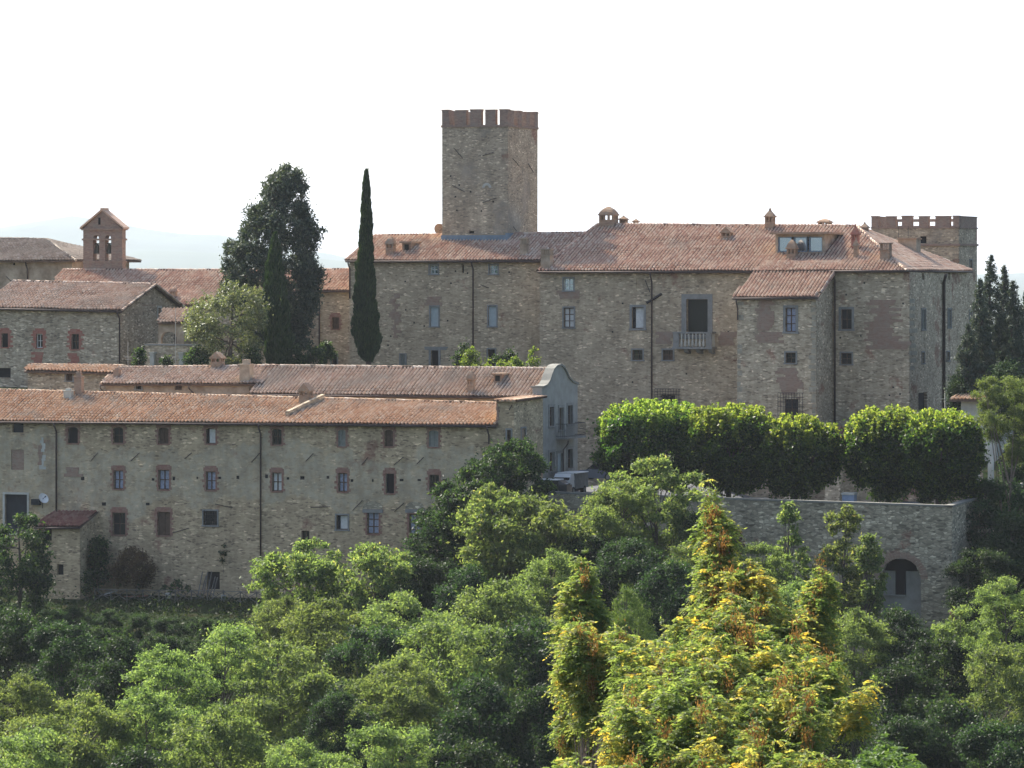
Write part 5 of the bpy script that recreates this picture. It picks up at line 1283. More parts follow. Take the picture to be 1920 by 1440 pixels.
GRP = 'robinia trees on the wooded slope'
forest = [  # px, top row, width, depth, prototype, label
 (835, 955, 150, 305, D[0], 'shaded tree standing against the last tall windows of the front building'),
 (985, 925, 250, 298, R[0], 'broad green tree just below the parked van and truck'),
 (1160, 905, 130, 299, R[2], 'feathery tree covering the terrace wall below the grey car'),
 (1095, 1000, 110, 296, D[1], 'dark tree filling the gap under the terrace wall'),
 (1410, 1020, 110, 298, R[3], 'green tree between the yellow spire tree and the terrace wall'),
 (790, 1050, 130, 296, D[2], 'shaded tree in the hollow right of the pale green trees'),
 (880, 1060, 130, 292, D[0], 'dark tree in the hollow below the broad green tree'),
 (1035, 1030, 150, 290, R[1], 'olive-green tree left of the first yellowing sapling'),
 (945, 1085, 200, 286, R[0], 'rounded green tree in the middle of the slope'),
 (520, 1120, 130, 290, R[1], 'tree at the right end of the rustic fence'),
 (620, 1120, 190, 284, R[0], 'spreading tree below the pale green pair'),
 (760, 1110, 190, 282, R[2], 'wide tree in the centre of the slope, left of the rounded tree'),
 (430, 1172, 190, 272, R[3], 'light green tree below the rustic fence'),
 (325, 1210, 170, 262, R[1], 'light green tree at the foot of the grassy bank'),
 (545, 1205, 200, 266, RB, 'brownish-green tree with a dull patch, centre left'),
 (690, 1175, 150, 274, D[1], 'deep green tree between two light green crowns, centre left'),
 (860, 1165, 240, 268, R[3], 'large light green tree just left of centre, above the dark gap'),
 (1010, 1165, 200, 270, D[2], 'grey-green tree right of centre behind the yellow branches'),
 (740, 1235, 190, 256, R[1], 'light green tree with a vertical left edge beside the dark gap'),
 (905, 1265, 200, 252, D[0], 'dark green tree on the shady side of the large light green tree'),
 (1010, 1290, 150, 250, D[2], 'shaded tree beside the big yellowing tree, low centre'),
 (130, 1165, 130, 276, D[1], 'shaded tree with a few lit sprigs below the left end of the fence'),
 (20, 1140, 150, 284, D[2], 'dark tree at the left edge under the leafy one'),
 (230, 1190, 150, 270, D[0], 'shaded tree under the grassy bank'),
 (45, 1262, 150, 254, R[0], 'green tree with a yellow spot at the left edge'),
 (150, 1300, 210, 248, R[2], 'yellow-green tree near the bottom left corner'),
 (290, 1290, 170, 250, R[1], 'green tree right of the yellow-green one, lower left'),
 (60, 1370, 200, 240, R[3], 'lowest light green tree in the bottom left corner'),
 (420, 1320, 220, 244, R[0], 'light green tree lower left of centre, above the bottom edge'),
 (250, 1400, 180, 238, D[0], 'dark tree in the shade at the bottom, left'),
 (560, 1385, 160, 240, R[2], 'small light green tree at the bottom, left of the dark gap'),
 (740, 1360, 190, 242, R[3], 'grey-green tree at the bottom, right of the dark gap'),
 (900, 1390, 180, 240, D[1], 'dark tree at the bottom centre'),
 (640, 1300, 110, 250, D[2], 'slim dark tree standing in the dark gap'),
 (1690, 1140, 120, 282, D[0], 'dark tree at the foot of the terrace arch'),
 (1590, 1140, 170, 280, R[1], 'green tree left below the terrace arch'),
 (1800, 1130, 100, 286, RT[1], 'small green tree at the foot of the terrace corner'),
 (1890, 1082, 130, 272, R[2], 'bright feathery tree at the right edge below the umbrella pine'),
 (1760, 1195, 150, 276, D[1], 'dark green tree below the terrace corner'),
 (1875, 1210, 180, 262, R[3], 'feathery green tree at the right edge, second from the top'),
 (1680, 1250, 160, 262, D[2], 'dark tree right of the big yellowing tree'),
 (1790, 1310, 180, 252, D[0], 'very dark tree in the lower right shade'),
 (1890, 1350, 170, 246, D[1], 'dark tree in the bottom right corner'),
 (1690, 1345, 140, 250, D[2], 'dark tree at the bottom, right of the yellowing tree'),
 (1250, 1050, 150, 285, D[0], 'dark tree behind the young pine, left of the yellow spire'),
 (1380, 1110, 160, 280, D[1], 'dark tree behind the yellow spire tree'),
 (1500, 1090, 150, 284, R[0], 'green tree right behind the yellow spire tree'),
 (1330, 960, 90, 300, D[2], 'dark tree hidden behind the tip of the yellow spire'),
 (1290, 1020, 110, 293, R[3], 'feathery green tree left of the yellow spire, lower than its neighbour'),
 (1190, 1010, 130, 292, D[1], 'deep green tree under the tall feathery tree'),
 (1850, 900, 120, 312, D[2], 'dark tree in the shade below the umbrella pine'),
 (1900, 960, 140, 308, D[0], 'dark tree at the right edge behind the umbrella pine trunk'),
 (1830, 1030, 110, 302, D[1], 'dark tree hugging the shaded side of the terrace wall'),
 (1920, 860, 110, 318, D[1], 'dark tree at the far right edge beside the pine trunk'),
]
for i, (px, py, w, Y, pr, lb) in enumerate(forest):
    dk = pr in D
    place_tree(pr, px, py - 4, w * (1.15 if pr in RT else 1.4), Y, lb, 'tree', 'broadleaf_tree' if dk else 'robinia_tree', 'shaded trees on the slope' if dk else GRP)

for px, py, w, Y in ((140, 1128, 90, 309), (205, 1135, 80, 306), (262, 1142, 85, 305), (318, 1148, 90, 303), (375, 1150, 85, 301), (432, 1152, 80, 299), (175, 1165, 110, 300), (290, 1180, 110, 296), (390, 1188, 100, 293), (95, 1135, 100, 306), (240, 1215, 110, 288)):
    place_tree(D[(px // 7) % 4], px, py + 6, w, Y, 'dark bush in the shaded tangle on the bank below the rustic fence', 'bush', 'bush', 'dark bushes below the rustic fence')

# unique trees built from their own outline -----------------------------------
def own_tree(name, label, cat, foot, clumps, mat, leaf, per, rng, trunk_r=.2, bark='bark', flat=.8, shell=.45, n_l=14, axis=None, spread=.8, group=None, tint_fn=None, top=None, extra=None, up=.6):
    r = thing(name, label, cat, foot, group); cl = np.array(clumps, float); cl[:, :3] -= np.array(foot)
    p, d, idx = clump_points(cl, per, rng, flat, shell)
    if extra is not None:
        e = extra - np.array(foot); p = np.vstack([p, e]); d = np.vstack([d, np.tile([0, 0, 1.0], (len(e), 1))])
    ax = d * .7 + np.array([0, 0, -.3]) if axis is None else np.array(axis) + d * .35
    tint = None if tint_fn is None else tint_fn(p, rng)
    me = card_mesh('crown', p, leaf[0], leaf[1], M[mat], rng, ax, tint, spread, np.array([0, 0, up]) if up else None)
    o = bpy.data.objects.new('crown', me); COL.objects.link(o); o.parent = r
    if trunk_r:
        tm = trunk_mesh('trunk', (0, 0, -.5), cl, M[bark], rng, trunk_r, n_l, top); o = bpy.data.objects.new('trunk', tm); COL.objects.link(o); o.parent = r
    return r
def foot(px, Y, z=None):
    p = pix(px, 0, Y); return (p.x, p.y, ground(p.x, p.y) if z is None else z)

def outline_clumps(rows, Y, n, rng, r=(.5, 1.0), depth=1.0, hollow=.55, rag=0.0, lean=0.0):
    """clumps through the body of revolution whose half-outline is given as (row, left column, right column)"""
    rows = sorted(rows); ya = np.array([r_[0] for r_ in rows]); la = np.array([r_[1] for r_ in rows]); ra = np.array([r_[2] for r_ in rows]); out = []
    k = Y / F; wt = (ra - la); cum = np.cumsum(wt) / wt.sum()
    yy = np.linspace(ya[0], ya[-1], 200); ww = np.interp(yy, ya, wt) ** 1.1 + 2; pr = ww / ww.sum()
    while len(out) < n:
        y = rng.choice(yy, p=pr); l, r_ = np.interp(y, ya, la), np.interp(y, ya, ra); hw = (r_ - l) / 2 * k; cx = ((l + r_) / 2 - 960) * k
        rc = min(rng.uniform(*r), hw * .8 + .12); a = rng.uniform(0, 6.283); q_ = max(0, hw - rc * .75) * (hollow + (1 - hollow) * rng.random() ** .5) * (1 + 1.8 * rag * noise.noise(Vector((math.cos(a) * 1.3 + Y, math.sin(a) * 1.3, y * .03))))
        if rag and noise.noise(Vector((math.cos(a) * q_ * .9 + 9, math.sin(a) * q_ * .9 + Y, y * .022))) < (-.05 if rag > .3 else -.14): continue
        Yl = Y - lean * (y - ya[0]) / (ya[-1] - ya[0]); kk = Yl / F * (Y + math.sin(a) * q_ * depth) / Y
        out.append(((cx + math.cos(a) * q_) * Yl / Y, Yl + math.sin(a) * q_ * depth, CZ + (HZ - y) * Yl / F, rc))
    return out

rng = np.random.default_rng(5)
# dark big evergreen left of the castle
rows = [(314, 528, 552), (326, 508, 572), (345, 490, 582), (370, 484, 580), (395, 458, 584), (412, 448, 606), (435, 442, 612), (455, 420, 604), (480, 412, 600), (510, 410, 612), (545, 412, 610), (575, 430, 600), (610, 450, 592), (650, 470, 590)]
own_tree('evergreen_tree', 'big dark evergreen tree towering over the convent roofs', 'tree', foot(520, 352, 31.2), outline_clumps(rows, 352, 620, rng, (.3, .75), hollow=.55, rag=0), 'conifer', (.34, .13), 380, rng, .32, flat=.85, axis=(0, 0, .25), shell=.5)
# slim cypresses
def cypress(rows, Y, label, fz, n=17000):
    f_ = foot((rows[-1][1] + rows[-1][2]) / 2, Y, fz); r = thing('cypress_tree', label, 'cypress', f_, 'slim columnar cypresses')
    ya = np.array([q_[0] for q_ in rows]); la = np.array([q_[1] for q_ in rows]); ra = np.array([q_[2] for q_ in rows]); k = Y / F
    w_ = np.interp(np.linspace(ya[0], ya[-1], 300), ya, ra - la) + 2; y = rng.choice(np.linspace(ya[0], ya[-1], 300), n, p=w_ / w_.sum()) + rng.uniform(-1, 1, n)
    l, r_ = np.interp(y, ya, la), np.interp(y, ya, ra); a = rng.uniform(0, 6.283, n); hw = (r_ - l) / 2 * k
    lump = 1 + .10 * np.sin(a * 3 + y * .11) + .07 * np.sin(a * 7 + y * .05) + .06 * np.sin(y * .3 + a)
    q_ = hw * lump * rng.uniform(.55, 1.0, n) ** .5
    c_ = np.stack([((l + r_) / 2 - 960) * k + np.cos(a) * q_, Y + np.sin(a) * q_, CZ + (HZ - y) * k], 1) - np.array(f_)
    ax = np.stack([np.cos(a) * .35, np.sin(a) * .35, np.ones(n) * 1.3], 1)
    me = card_mesh('crown', c_, .42, .10, M['cypress'], rng, ax, None, .25); o = bpy.data.objects.new('crown', me); COL.objects.link(o); o.parent = r
    q = MB(); fx = f_; top = CZ + (HZ - rows[-1][0]) * k; q.tube([Vector(fx), Vector((fx[0], fx[1], top + 1.5)), Vector((fx[0], fx[1], CZ + (HZ - rows[0][0]) * k - 1))], [.26, .2, .03], 8); q.build('trunk', M['bark'], r)
    return r
cypress([(319, 685, 690), (345, 680, 693), (400, 677, 697), (450, 674, 699), (500, 668, 701), (560, 664, 705), (610, 661, 711), (640, 664, 713), (660, 672, 708), (675, 682, 700)], 350, 'tall slim cypress standing alone in front of the west wing', 31.2, 20000)
cypress([(437, 514, 518), (460, 507, 524), (500, 500, 530), (540, 495, 536), (600, 493, 544), (640, 496, 548), (680, 500, 550)], 346, 'shorter slim cypress in front of the big dark evergreen', 31.2)
# silvery round tree
rows = [(536, 425, 470), (548, 385, 495), (570, 346, 502), (600, 338, 504), (635, 345, 504), (660, 365, 496), (685, 380, 485)]
own_tree('holm_oak', 'rounded silvery-green tree left of the slim cypress', 'tree', foot(430, 342, 31.2), outline_clumps(rows, 342, 130, rng, (.4, .8), hollow=.4), 'olive', (.24, .12), 340, rng, .22)
# shrubs in the castle garden
def shrub(label, px, py0, py1, w, Y, mat, z, name='shrub', cat='shrub', n=16, leaf=(.22, .13), r=(.3, .55), group=None):
    rows = [(py0, px - w * .2, px + w * .2), ((py0 + py1) / 2, px - w / 2, px + w / 2), (py1, px - w * .45, px + w * .45)]
    return own_tree(name, label, cat, foot(px, Y, z), outline_clumps(rows, Y, n, rng, r), mat, leaf, 420, rng, .05, n_l=5, group=group)
shrub('bright green shrub with pointed top beside the garden door', 882, 656, 694, 42, 343, 'shrub', 31.2); shrub('low bright green hedge bush along the roof ridge', 925, 676, 695, 90, 342, 'shrub', 31.2, n=26, r=(.25, .4))
shrub('upright bright green shrub against the palace corner', 1000, 652, 692, 28, 343, 'shrub', 31.2, n=14, r=(.2, .4)); shrub('bright green bush left of the upright shrub', 968, 674, 694, 40, 343, 'shrub', 31.2, n=14, r=(.25, .4))
shrub('dark garden bush behind the pointed bright shrub', 868, 648, 690, 44, 349, 'darkleaf', 31.8); shrub('dark creeper bush at the foot of the west wing', 945, 656, 688, 60, 350, 'darkleaf', 31.8)
shrub('dark round bush between the two slim cypresses', 590, 652, 690, 70, 344, 'darkleaf', 31.2, n=24); shrub('dark climber on the low stone wing', 612, 640, 690, 38, 354, 'darkleaf', 31.2, n=18); shrub('dark bush at the foot of the silvery tree', 470, 655, 690, 60, 341, 'cypress', 31.2, n=20)
shrub('dark bush right of the shorter cypress', 555, 650, 690, 50, 345, 'cypress', 31.2, n=20); shrub('dark shrub at the foot of the convent gable', 262, 655, 692, 34, 343, 'darkleaf', 31.2); shrub('dark ivy bush right of the gate pillars', 368, 655, 692, 55, 341, 'darkleaf', 31.2, n=20)
shrub('green bush left of the second gate pillar', 312, 668, 692, 30, 341, 'darkleaf', 31.2, n=10)
# bushes at the foot of the front building
shrub('tall dark bush between the lean-to shed and the brown bush', 187, 985, 1098, 48, 322, 'darkleaf', None, n=34, r=(.35, .6)); shrub('big brown withered bush against the front building', 250, 1030, 1100, 92, 321, 'brownbush', None, n=40, r=(.4, .65))
shrub('small plant growing from the wall under the grille window', 418, 1020, 1052, 26, 320.6, 'darkleaf', None, n=8, r=(.15, .3)); shrub('low plants by the wall right of the brown bush', 330, 1088, 1108, 60, 320, 'darkleaf', None, n=14, r=(.2, .3))
shrub('dark bush hugging the side of the lean-to shed', 162, 1070, 1112, 22, 320, 'darkleaf', None, n=12, r=(.25, .4))
shrub('withered reddish bush behind the yellow spire tree', 1385, 985, 1030, 34, 299, 'brownbush', 15, n=10, r=(.25, .45)); shrub('withered reddish bush left of the yellow spire tree', 1325, 1010, 1050, 26, 298, 'brownbush', 15, n=8, r=(.25, .4)); shrub('pinkish withered sprigs at the foot of the terrace corner', 1790, 1148, 1175, 30, 296, 'brownbush', None, n=8, r=(.2, .35))

# clipped trees on the terrace -------------------------------------------------
def clipped(px0, px1, top, bot, Y, label, seed, n=210):
    rng = np.random.default_rng(seed); k = Y / F; cx = (px0 + px1) / 2; W_ = (px1 - px0) * k; H_ = (bot - top) * k; zc = CZ + (HZ - (top + bot) / 2) * k; X = (cx - 960) * k; cl = []
    while len(cl) < n:
        d = rng.uniform(-1, 1, 3); n4 = (np.abs(d) ** 3.2).sum() ** (1 / 3.2)
        if n4 > 1 or n4 < .55: continue
        e = d; q_ = 1.0; r = rng.uniform(.45, .75)
        zz = e[2] * H_ * .5
        if math.hypot(e[0], e[1]) > 1.12 - .62 * max(0, -e[2] - .05): continue
        cl.append((X + e[0] * (W_ / 2 - r * .3), Y + e[1] * (W_ / 2 - r * .3) * .9, zc + zz - r * .3, r)); continue
        e = np.sign(d) * np.abs(d) ** .5; e /= max(1, np.abs(e).max() * .98); q_ = rng.uniform(.7, .97); r = rng.uniform(.45, .8)
        zz = e[2] * q_ * H_ * .5
        if zz < -H_ * .36 and math.hypot(e[0], e[1]) * q_ > .8: continue
        cl.append((X + e[0] * q_ * (W_ / 2 - r * .3), Y + e[1] * q_ * (W_ / 2 - r * .3) * .85, zc + zz - r * .3, r))
    # upright shoots standing out of the flat top
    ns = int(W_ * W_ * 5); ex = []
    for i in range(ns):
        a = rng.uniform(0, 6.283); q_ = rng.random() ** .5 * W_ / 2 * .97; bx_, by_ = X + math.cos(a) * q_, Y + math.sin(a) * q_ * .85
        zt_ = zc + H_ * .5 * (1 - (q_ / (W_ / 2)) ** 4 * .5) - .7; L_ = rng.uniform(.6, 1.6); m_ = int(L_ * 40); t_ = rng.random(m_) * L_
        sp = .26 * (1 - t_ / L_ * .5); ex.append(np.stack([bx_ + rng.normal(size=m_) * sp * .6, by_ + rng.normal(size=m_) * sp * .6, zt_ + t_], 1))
    f_ = (X, Y, TZ)
    own_tree('clipped_tree', label, 'tree', f_, cl, 'clipped', (.24, .17), 620, rng, .24, n_l=20, axis=(0, 0, -.1), group='clipped trees on the terrace', extra=np.vstack(ex), tint_fn=lambda p, rg, ne=sum(len(e_) for e_ in ex): np.concatenate([rg.random(len(p) - ne) ** 1.3 * .72, .62 + rg.random(ne) * .38]), flat=.9, top=(0, 0, zc - TZ), up=.3)  # shoots tinted pale for young growth and sunlit top, body tinted dark for shade
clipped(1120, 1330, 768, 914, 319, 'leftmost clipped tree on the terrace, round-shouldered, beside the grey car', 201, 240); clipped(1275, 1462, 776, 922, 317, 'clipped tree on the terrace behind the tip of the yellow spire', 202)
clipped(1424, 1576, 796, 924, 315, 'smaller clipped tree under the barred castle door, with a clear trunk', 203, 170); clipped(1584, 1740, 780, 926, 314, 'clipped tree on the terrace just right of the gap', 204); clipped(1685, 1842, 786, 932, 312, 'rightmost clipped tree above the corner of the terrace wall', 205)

# umbrella pine and the dark conifers on the right --------------------------------
rows = [(700, 1860, 1915), (715, 1832, 1950), (745, 1826, 1965), (790, 1835, 1965), (840, 1862, 1950), (868, 1880, 1935)]
own_tree('umbrella_pine', 'umbrella pine with a tall bare trunk at the right edge', 'pine', foot(1888, 312), outline_clumps(rows, 312, 150, rng, (.3, .6), hollow=.45, rag=.35), 'pine', (.2, .06), 1300, rng, .16, 'barkpale', n_l=7, axis=(0, 0, .4), top=((1900 - 1888) * 312 / F, 0, CZ + (HZ - 850) * 312 / F - ground(*foot(1888, 312)[:2])), flat=.7)
def conifer(px, top, bot, w, Y, label, seed, z):
    rng = np.random.default_rng(seed); k = Y / F; cl = []; y = top
    while y < bot:
        f_ = (y - top) / (bot - top); hw = (1.2 + w / 2 * f_ ** .75); m_ = max(1, int(3 + f_ * 9))
        for i in range(m_):
            a = rng.uniform(0, 6.283); q_ = hw * rng.uniform(.35, 1.0); cl.append(((px - 960 + math.cos(a) * q_) * k, Y + math.sin(a) * q_ * k, CZ + (HZ - y) * k, .16 + .42 * f_ ** .6 * rng.uniform(.6, 1.1)))
        y += 4 + 9 * f_
    own_tree('conifer', label, 'conifer', foot(px, Y, z), cl, 'conifer', (.28, .08), 620, rng, .2, n_l=10, axis=(0, 0, .1), group='dark conifers at the right edge', flat=.8)
conifer(1858, 480, 760, 95, 346, 'tallest spiky dark conifer right of the battlemented tower', 301, 26); conifer(1883, 500, 760, 70, 349, 'second spiky conifer, just right of the tallest', 302, 26)
conifer(1838, 525, 780, 80, 343, 'dark conifer nearest the castle east wing', 303, 26); conifer(1900, 528, 800, 90, 344, 'spiky conifer third from the castle, at the right edge', 304, 26); conifer(1925, 545, 800, 90, 347, 'dark conifer cut by the right edge of the picture', 305, 26)
conifer(1815, 610, 800, 90, 341, 'low dark conifer in front of the east wing base', 306, 26)
shrub('dark bush between the conifers and the pale house', 1800, 700, 790, 60, 340, 'cypress', 20, n=30, r=(.5, .9)); shrub('dark undergrowth bush behind the umbrella pine crown', 1890, 690, 800, 110, 338, 'cypress', 20, n=40, r=(.6, 1.1))

# slope trees with an outline of their own
def feather(rows, Y, label, n, mat='robinia', r=(.35, .8), group=GRP, rag=.35):
    own_tree('robinia_tree', label, 'tree', foot((rows[-1][1] + rows[-1][2]) / 2, Y), outline_clumps(rows, Y, n, rng, r, hollow=.6, rag=rag), mat, (.29, .13), 430, rng, .16, flat=.62, shell=.5, n_l=20, spread=.85, group=group, up=.25)
feather([(862, 1195, 1250), (890, 1150, 1300), (935, 1128, 1322), (985, 1130, 1312), (1030, 1170, 1305), (1080, 1165, 1295), (1130, 1180, 1290)], 301, 'tall feathery tree in front of the leftmost clipped tree', 190)
feather([(943, 1472, 1486), (965, 1456, 1506), (1000, 1462, 1500), (1035, 1440, 1520), (1085, 1425, 1530), (1140, 1430, 1530)], 300, 'slender tree reaching up in front of the terrace wall, left of its taller twin', 150, r=(.25, .5), rag=.1)
feather([(936, 1568, 1584), (955, 1550, 1605), (975, 1538, 1618), (1000, 1552, 1600), (1040, 1530, 1625), (1090, 1515, 1640), (1150, 1500, 1650), (1200, 1510, 1650)], 299, 'taller slender tree reaching the rim of the terrace wall', 230, r=(.25, .55), rag=.1)
feather([(1005, 1618, 1640), (1030, 1600, 1655), (1080, 1610, 1665), (1140, 1600, 1660)], 296, 'thin olive-green tree left of the brick arch', 90, r=(.25, .5), rag=.1)
feather([(1014, 560, 600), (1028, 505, 640), (1060, 474, 665), (1110, 468, 660), (1160, 480, 650), (1220, 470, 650)], 300, 'pale green tree with a rounded top right of the corner downpipe', 170)
feather([(1024, 668, 700), (1042, 640, 760), (1065, 630, 798), (1110, 640, 790), (1170, 640, 770)], 297, 'pale green tree under the tall barred windows of the front building', 130)
feather([(905, 905, 930), (930, 880, 985), (960, 862, 1060), (1000, 850, 1110), (1050, 870, 1110), (1100, 880, 1090)], 299, 'spreading tree with bright sprays in front of the dark tree by the gabled house', 190)

feather([(832, 945, 992), (848, 900, 1020), (880, 862, 1034), (915, 822, 1036), (950, 792, 1032), (1010, 775, 1000), (1080, 770, 960)], 306, 'broad dark tree rising against the stone side of the scroll-gabled house', 420, 'darkleaf', group=None, rag=.15)
feather([(966, 22, 60), (985, -15, 92), (1020, -35, 102), (1080, -40, 106), (1140, -40, 95)], 311, 'leafy tree with sunlit top at the left edge, in front of the double door', 110, 'darkleaf', group=None)

# young pine in the middle
rows = [(1102, 1168, 1182), (1125, 1150, 1200), (1150, 1138, 1225), (1175, 1130, 1235), (1200, 1128, 1230)]
own_tree('young_pine', 'young bushy pine with soft green needles left of the big yellowing tree', 'pine', foot(1180, 190), outline_clumps(rows, 190, 40, rng, (.2, .38)), 'pine', (.16, .022), 2600, rng, .12, axis=(0, 0, .5), flat=.9)

# yellowing ailanthus trees in the foreground -----------------------------------
def pinnate(name, label, rows, Y, n_leaves, seed, r=(.3, .6), nc=60, scale=1.0, mat='yellow', ybias=0.0, depth=.7, groupn='yellowing trees in the foreground', hz=.55, per_clump_tint=True, foot_px=None, lean=0.0, rag=.25):
    """compound leaves: a drooping rachis carrying paired leaflets"""
    rng = np.random.default_rng(seed); tips = np.array(outline_clumps(rows, Y, nc, rng, r, depth, hz, rag, lean)); f_ = np.array(foot(foot_px or (rows[-1][1] + rows[-1][2]) / 2, Y - lean * .5))
    # every tip becomes a spray: small clumps strung along an ascending, outward branch
    cx_, cy_ = tips[:, 0].mean(), tips[:, 1].mean(); cl, br = [], []
    for tp in tips:
        o_ = np.array([tp[0] - cx_, tp[1] - cy_]); o_ = o_ / (np.linalg.norm(o_) + .3); L0 = rng.uniform(.6, 1.5) * (.5 + scale * .5)
        dirn = np.array([o_[0] * .55 + rng.normal() * .25, o_[1] * .55 + rng.normal() * .25, 1.0]); dirn /= np.linalg.norm(dirn); tk = rng.normal(0, .16)
        for j in range(6):
            f = j / 5; cl.append((*(tp[:3] - dirn * L0 * (1 - f) + rng.normal(size=3) * .05), tp[3] * (.75 - .5 * f) * .8, tk))
        br.append((tp[:3] - dirn * L0 * 1.25 - np.array([o_[0], o_[1], 0]) * .3, tp[:3] - dirn * L0 * .5, tp[:3] - dirn * .08))
    cl = np.array(cl)
    wgt = cl[:, 3] ** 2; ids = rng.choice(len(cl), n_leaves, p=wgt / wgt.sum()); d = unit(n_leaves, rng); d[:, 2] = np.abs(d[:, 2]) * .9 - .15
    base = cl[ids, :3] + d * (cl[ids, 3] * rng.random(n_leaves) ** .4)[:, None]
    out = unit(n_leaves, rng) * .9 + d * .8; out[:, 2] *= .8; out[:, 2] -= .12; out /= np.linalg.norm(out, axis=1, keepdims=True)
    L_ = rng.uniform(.22, .42, n_leaves) * scale; ct = np.clip(.34 + ybias + cl[:, 4] + rng.normal(0, .05, len(cl)), 0, .78); lt = np.clip(ct[ids] + rng.normal(0, .13, n_leaves), 0, .82)
    kill = rng.random(n_leaves) < .05; lt[kill] = rng.uniform(.68, .81, kill.sum())
    P_, A_, T_ = [], [], []; side = np.cross(out, np.array([0, 0, 1.0])); side /= np.linalg.norm(side, axis=1, keepdims=True) + 1e-9
    for k in range(1, 8):
        t_ = k / 7.0; pos = base + out * (L_ * t_)[:, None] + np.array([0, 0, -1.0]) * (L_ * t_ ** 2 * .55)[:, None]
        for e in ((-1, 1) if k < 7 else (0,)):
            ax = side * e + out * (.35 if e else 1.0) + np.array([0, 0, -.35]); ax /= np.linalg.norm(ax, axis=1, keepdims=True)
            P_.append(pos + ax * (.05 * scale)); A_.append(ax); T_.append(lt + rng.normal(0, .02, n_leaves))
    P_ = np.vstack(P_) - f_; A_ = np.vstack(A_); T_ = np.clip(np.concatenate(T_), 0, .84)
    # hanging brown seed bunches
    nb = int(len(cl) * .05); bi = rng.choice(len(cl), nb, replace=False); bp, bt = [], []
    for b_ in bi:
        m_ = int(rng.uniform(60, 220)); c_ = cl[b_, :3] + unit(1, rng)[0] * cl[b_, 3] * 1.0 - np.array([0, rng.uniform(.1, .4), 0]); q_ = rng.normal(size=(m_, 3)) * np.array([.07, .07, .17]) * scale * 1.2; bp.append(c_ + q_ - f_); bt.append(rng.uniform(.86, 1.0, m_))
    bp = np.vstack(bp); bt = np.concatenate(bt)
    me = card_mesh('crown', P_, .115 * scale, .05 * scale, M[mat], rng, A_, T_, .15)
    r_ = thing(name, label, 'tree', tuple(f_), groupn); o = bpy.data.objects.new('crown', me); COL.objects.link(o); o.parent = r_
    if mat == 'yellow':
        me = card_mesh('seed_bunches', bp, .085 * scale, .03 * scale, M['yellow'], rng, np.tile([0, 0, -1.0], (len(bp), 1)), bt, .5); o = bpy.data.objects.new('seed_bunches', me); COL.objects.link(o); o.parent = r_; o['kind'] = 'stuff'
    q = MB()
    for A, B_, C_ in br: q.tube([A - f_, B_ - f_, C_ - f_], [.022 * scale, .014 * scale, .005], 4)
    bo = q.build('branches', M['barkpale'], None); bo.parent = r_
    tm = trunk_mesh('trunk', (0, 0, -.5), cl[:, :4] - np.array([*f_, 0]), M['barkpale'], rng, (.13 if n_leaves > 6000 else .05) * scale, 26); o = bpy.data.objects.new('trunk', tm); COL.objects.link(o); o.parent = r_
    return r_
pinnate('ailanthus_tree', 'big yellow-green tree with brown seed bunches filling the lower right foreground', [(1120, 1360, 1400), (1150, 1340, 1440), (1172, 1230, 1470), (1190, 1215, 1500), (1215, 1120, 1530), (1235, 1135, 1600), (1270, 1105, 1590), (1300, 1085, 1612), (1330, 1110, 1580), (1360, 1075, 1550), (1400, 1060, 1600), (1440, 1050, 1640), (1540, 1050, 1640)], 108, 40000, 401, (.3, .6), 330, 1.0, depth=.6, hz=.25, lean=13, rag=.38)
pinnate('ailanthus_tree', 'tall yellow-green spire tree rising in front of the terrace wall', [(884, 1320, 1332), (905, 1312, 1345), (940, 1304, 1365), (970, 1318, 1372), (1000, 1300, 1385), (1030, 1300, 1400), (1065, 1290, 1450), (1100, 1255, 1490), (1140, 1240, 1530), (1200, 1235, 1540), (1280, 1240, 1540)], 128, 15000, 402, (.25, .5), 150, 1.1, ybias=.08, depth=.5, hz=.2, lean=7, rag=.32)
pinnate('ailanthus_tree', 'small yellowing sapling left of the young pine', [(1032, 1082, 1092), (1060, 1068, 1118), (1085, 1045, 1140), (1110, 1060, 1125), (1140, 1032, 1150), (1180, 1045, 1160), (1240, 1050, 1160), (1330, 1040, 1150), (1480, 1040, 1160)], 135, 10000, 403, (.25, .45), 95, 1.05, ybias=.02, depth=.9, lean=3, rag=.4)
pinnate('ailanthus_tree', 'light yellow-green sapling right of the spire tree', [(1060, 1530, 1545), (1090, 1510, 1560), (1130, 1490, 1565), (1180, 1480, 1560), (1240, 1480, 1550)], 130, 5000, 404, (.25, .45), 48, 1.05, ybias=.0, depth=.9, lean=3, rag=.4)
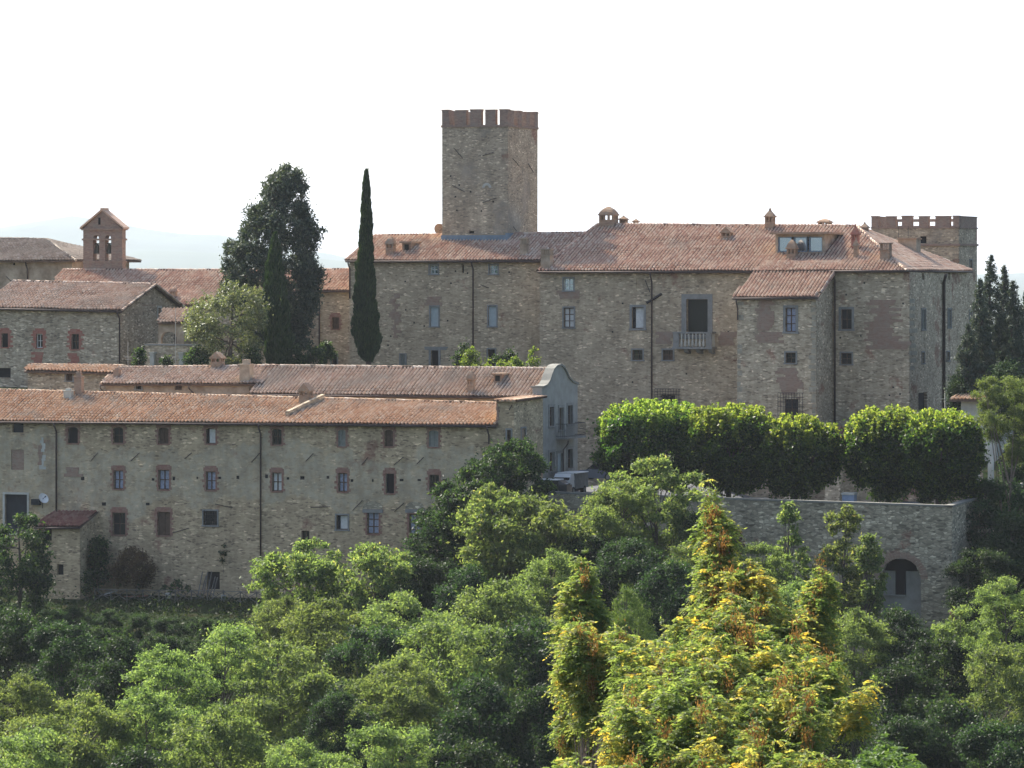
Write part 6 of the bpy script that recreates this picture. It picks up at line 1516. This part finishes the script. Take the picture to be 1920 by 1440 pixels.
pinnate('ailanthus_tree', 'yellow-green branches left of the big yellowing tree', [(1165, 1050, 1130), (1190, 1035, 1200), (1220, 1060, 1240), (1260, 1060, 1240)], 116, 6000, 405, (.25, .5), 55, 1.0, ybias=.0, depth=.9)
pinnate('ailanthus_sapling', 'fresh green saplings tip at the bottom edge, lower right', [(1388, 1640, 1700), (1410, 1610, 1735), (1440, 1600, 1745), (1500, 1600, 1740)], 98, 5000, 406, (.25, .5), 50, 1.0, 'fernleaf', depth=.9, lean=5, groupn=None)

# ground cover on the grassy bank and under the trees ------------------------------
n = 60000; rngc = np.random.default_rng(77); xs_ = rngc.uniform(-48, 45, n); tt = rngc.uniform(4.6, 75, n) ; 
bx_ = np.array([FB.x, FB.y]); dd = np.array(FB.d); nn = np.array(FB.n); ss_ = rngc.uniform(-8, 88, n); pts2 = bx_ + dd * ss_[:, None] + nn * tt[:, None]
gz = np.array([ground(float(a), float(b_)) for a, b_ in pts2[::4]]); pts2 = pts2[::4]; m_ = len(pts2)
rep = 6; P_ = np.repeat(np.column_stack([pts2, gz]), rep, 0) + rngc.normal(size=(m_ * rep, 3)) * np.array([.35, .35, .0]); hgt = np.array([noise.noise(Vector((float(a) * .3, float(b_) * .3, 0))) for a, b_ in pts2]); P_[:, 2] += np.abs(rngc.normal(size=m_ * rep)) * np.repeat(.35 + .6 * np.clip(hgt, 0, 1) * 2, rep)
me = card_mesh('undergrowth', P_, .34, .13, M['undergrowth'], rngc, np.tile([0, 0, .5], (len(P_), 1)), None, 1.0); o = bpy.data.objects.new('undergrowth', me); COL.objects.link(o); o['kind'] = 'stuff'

# ------------------------------------------------------------------ haze
q = MB(); q.box(-41000, 41000, -3100, 45500, -160, 640)
hz = NT('haze_air'); vol = hz.n('ShaderNodeVolumePrincipled'); vol.inputs['Color'].default_value = (.78, .88, 1.0, 1); vol.inputs['Density'].default_value = HAZE; vol.inputs['Anisotropy'].default_value = .3
hz.l(vol.outputs[0], hz.out.inputs['Volume'])
if HAZE > 0:
    o = q.build('haze', hz.mat, None); o['kind'] = 'stuff'
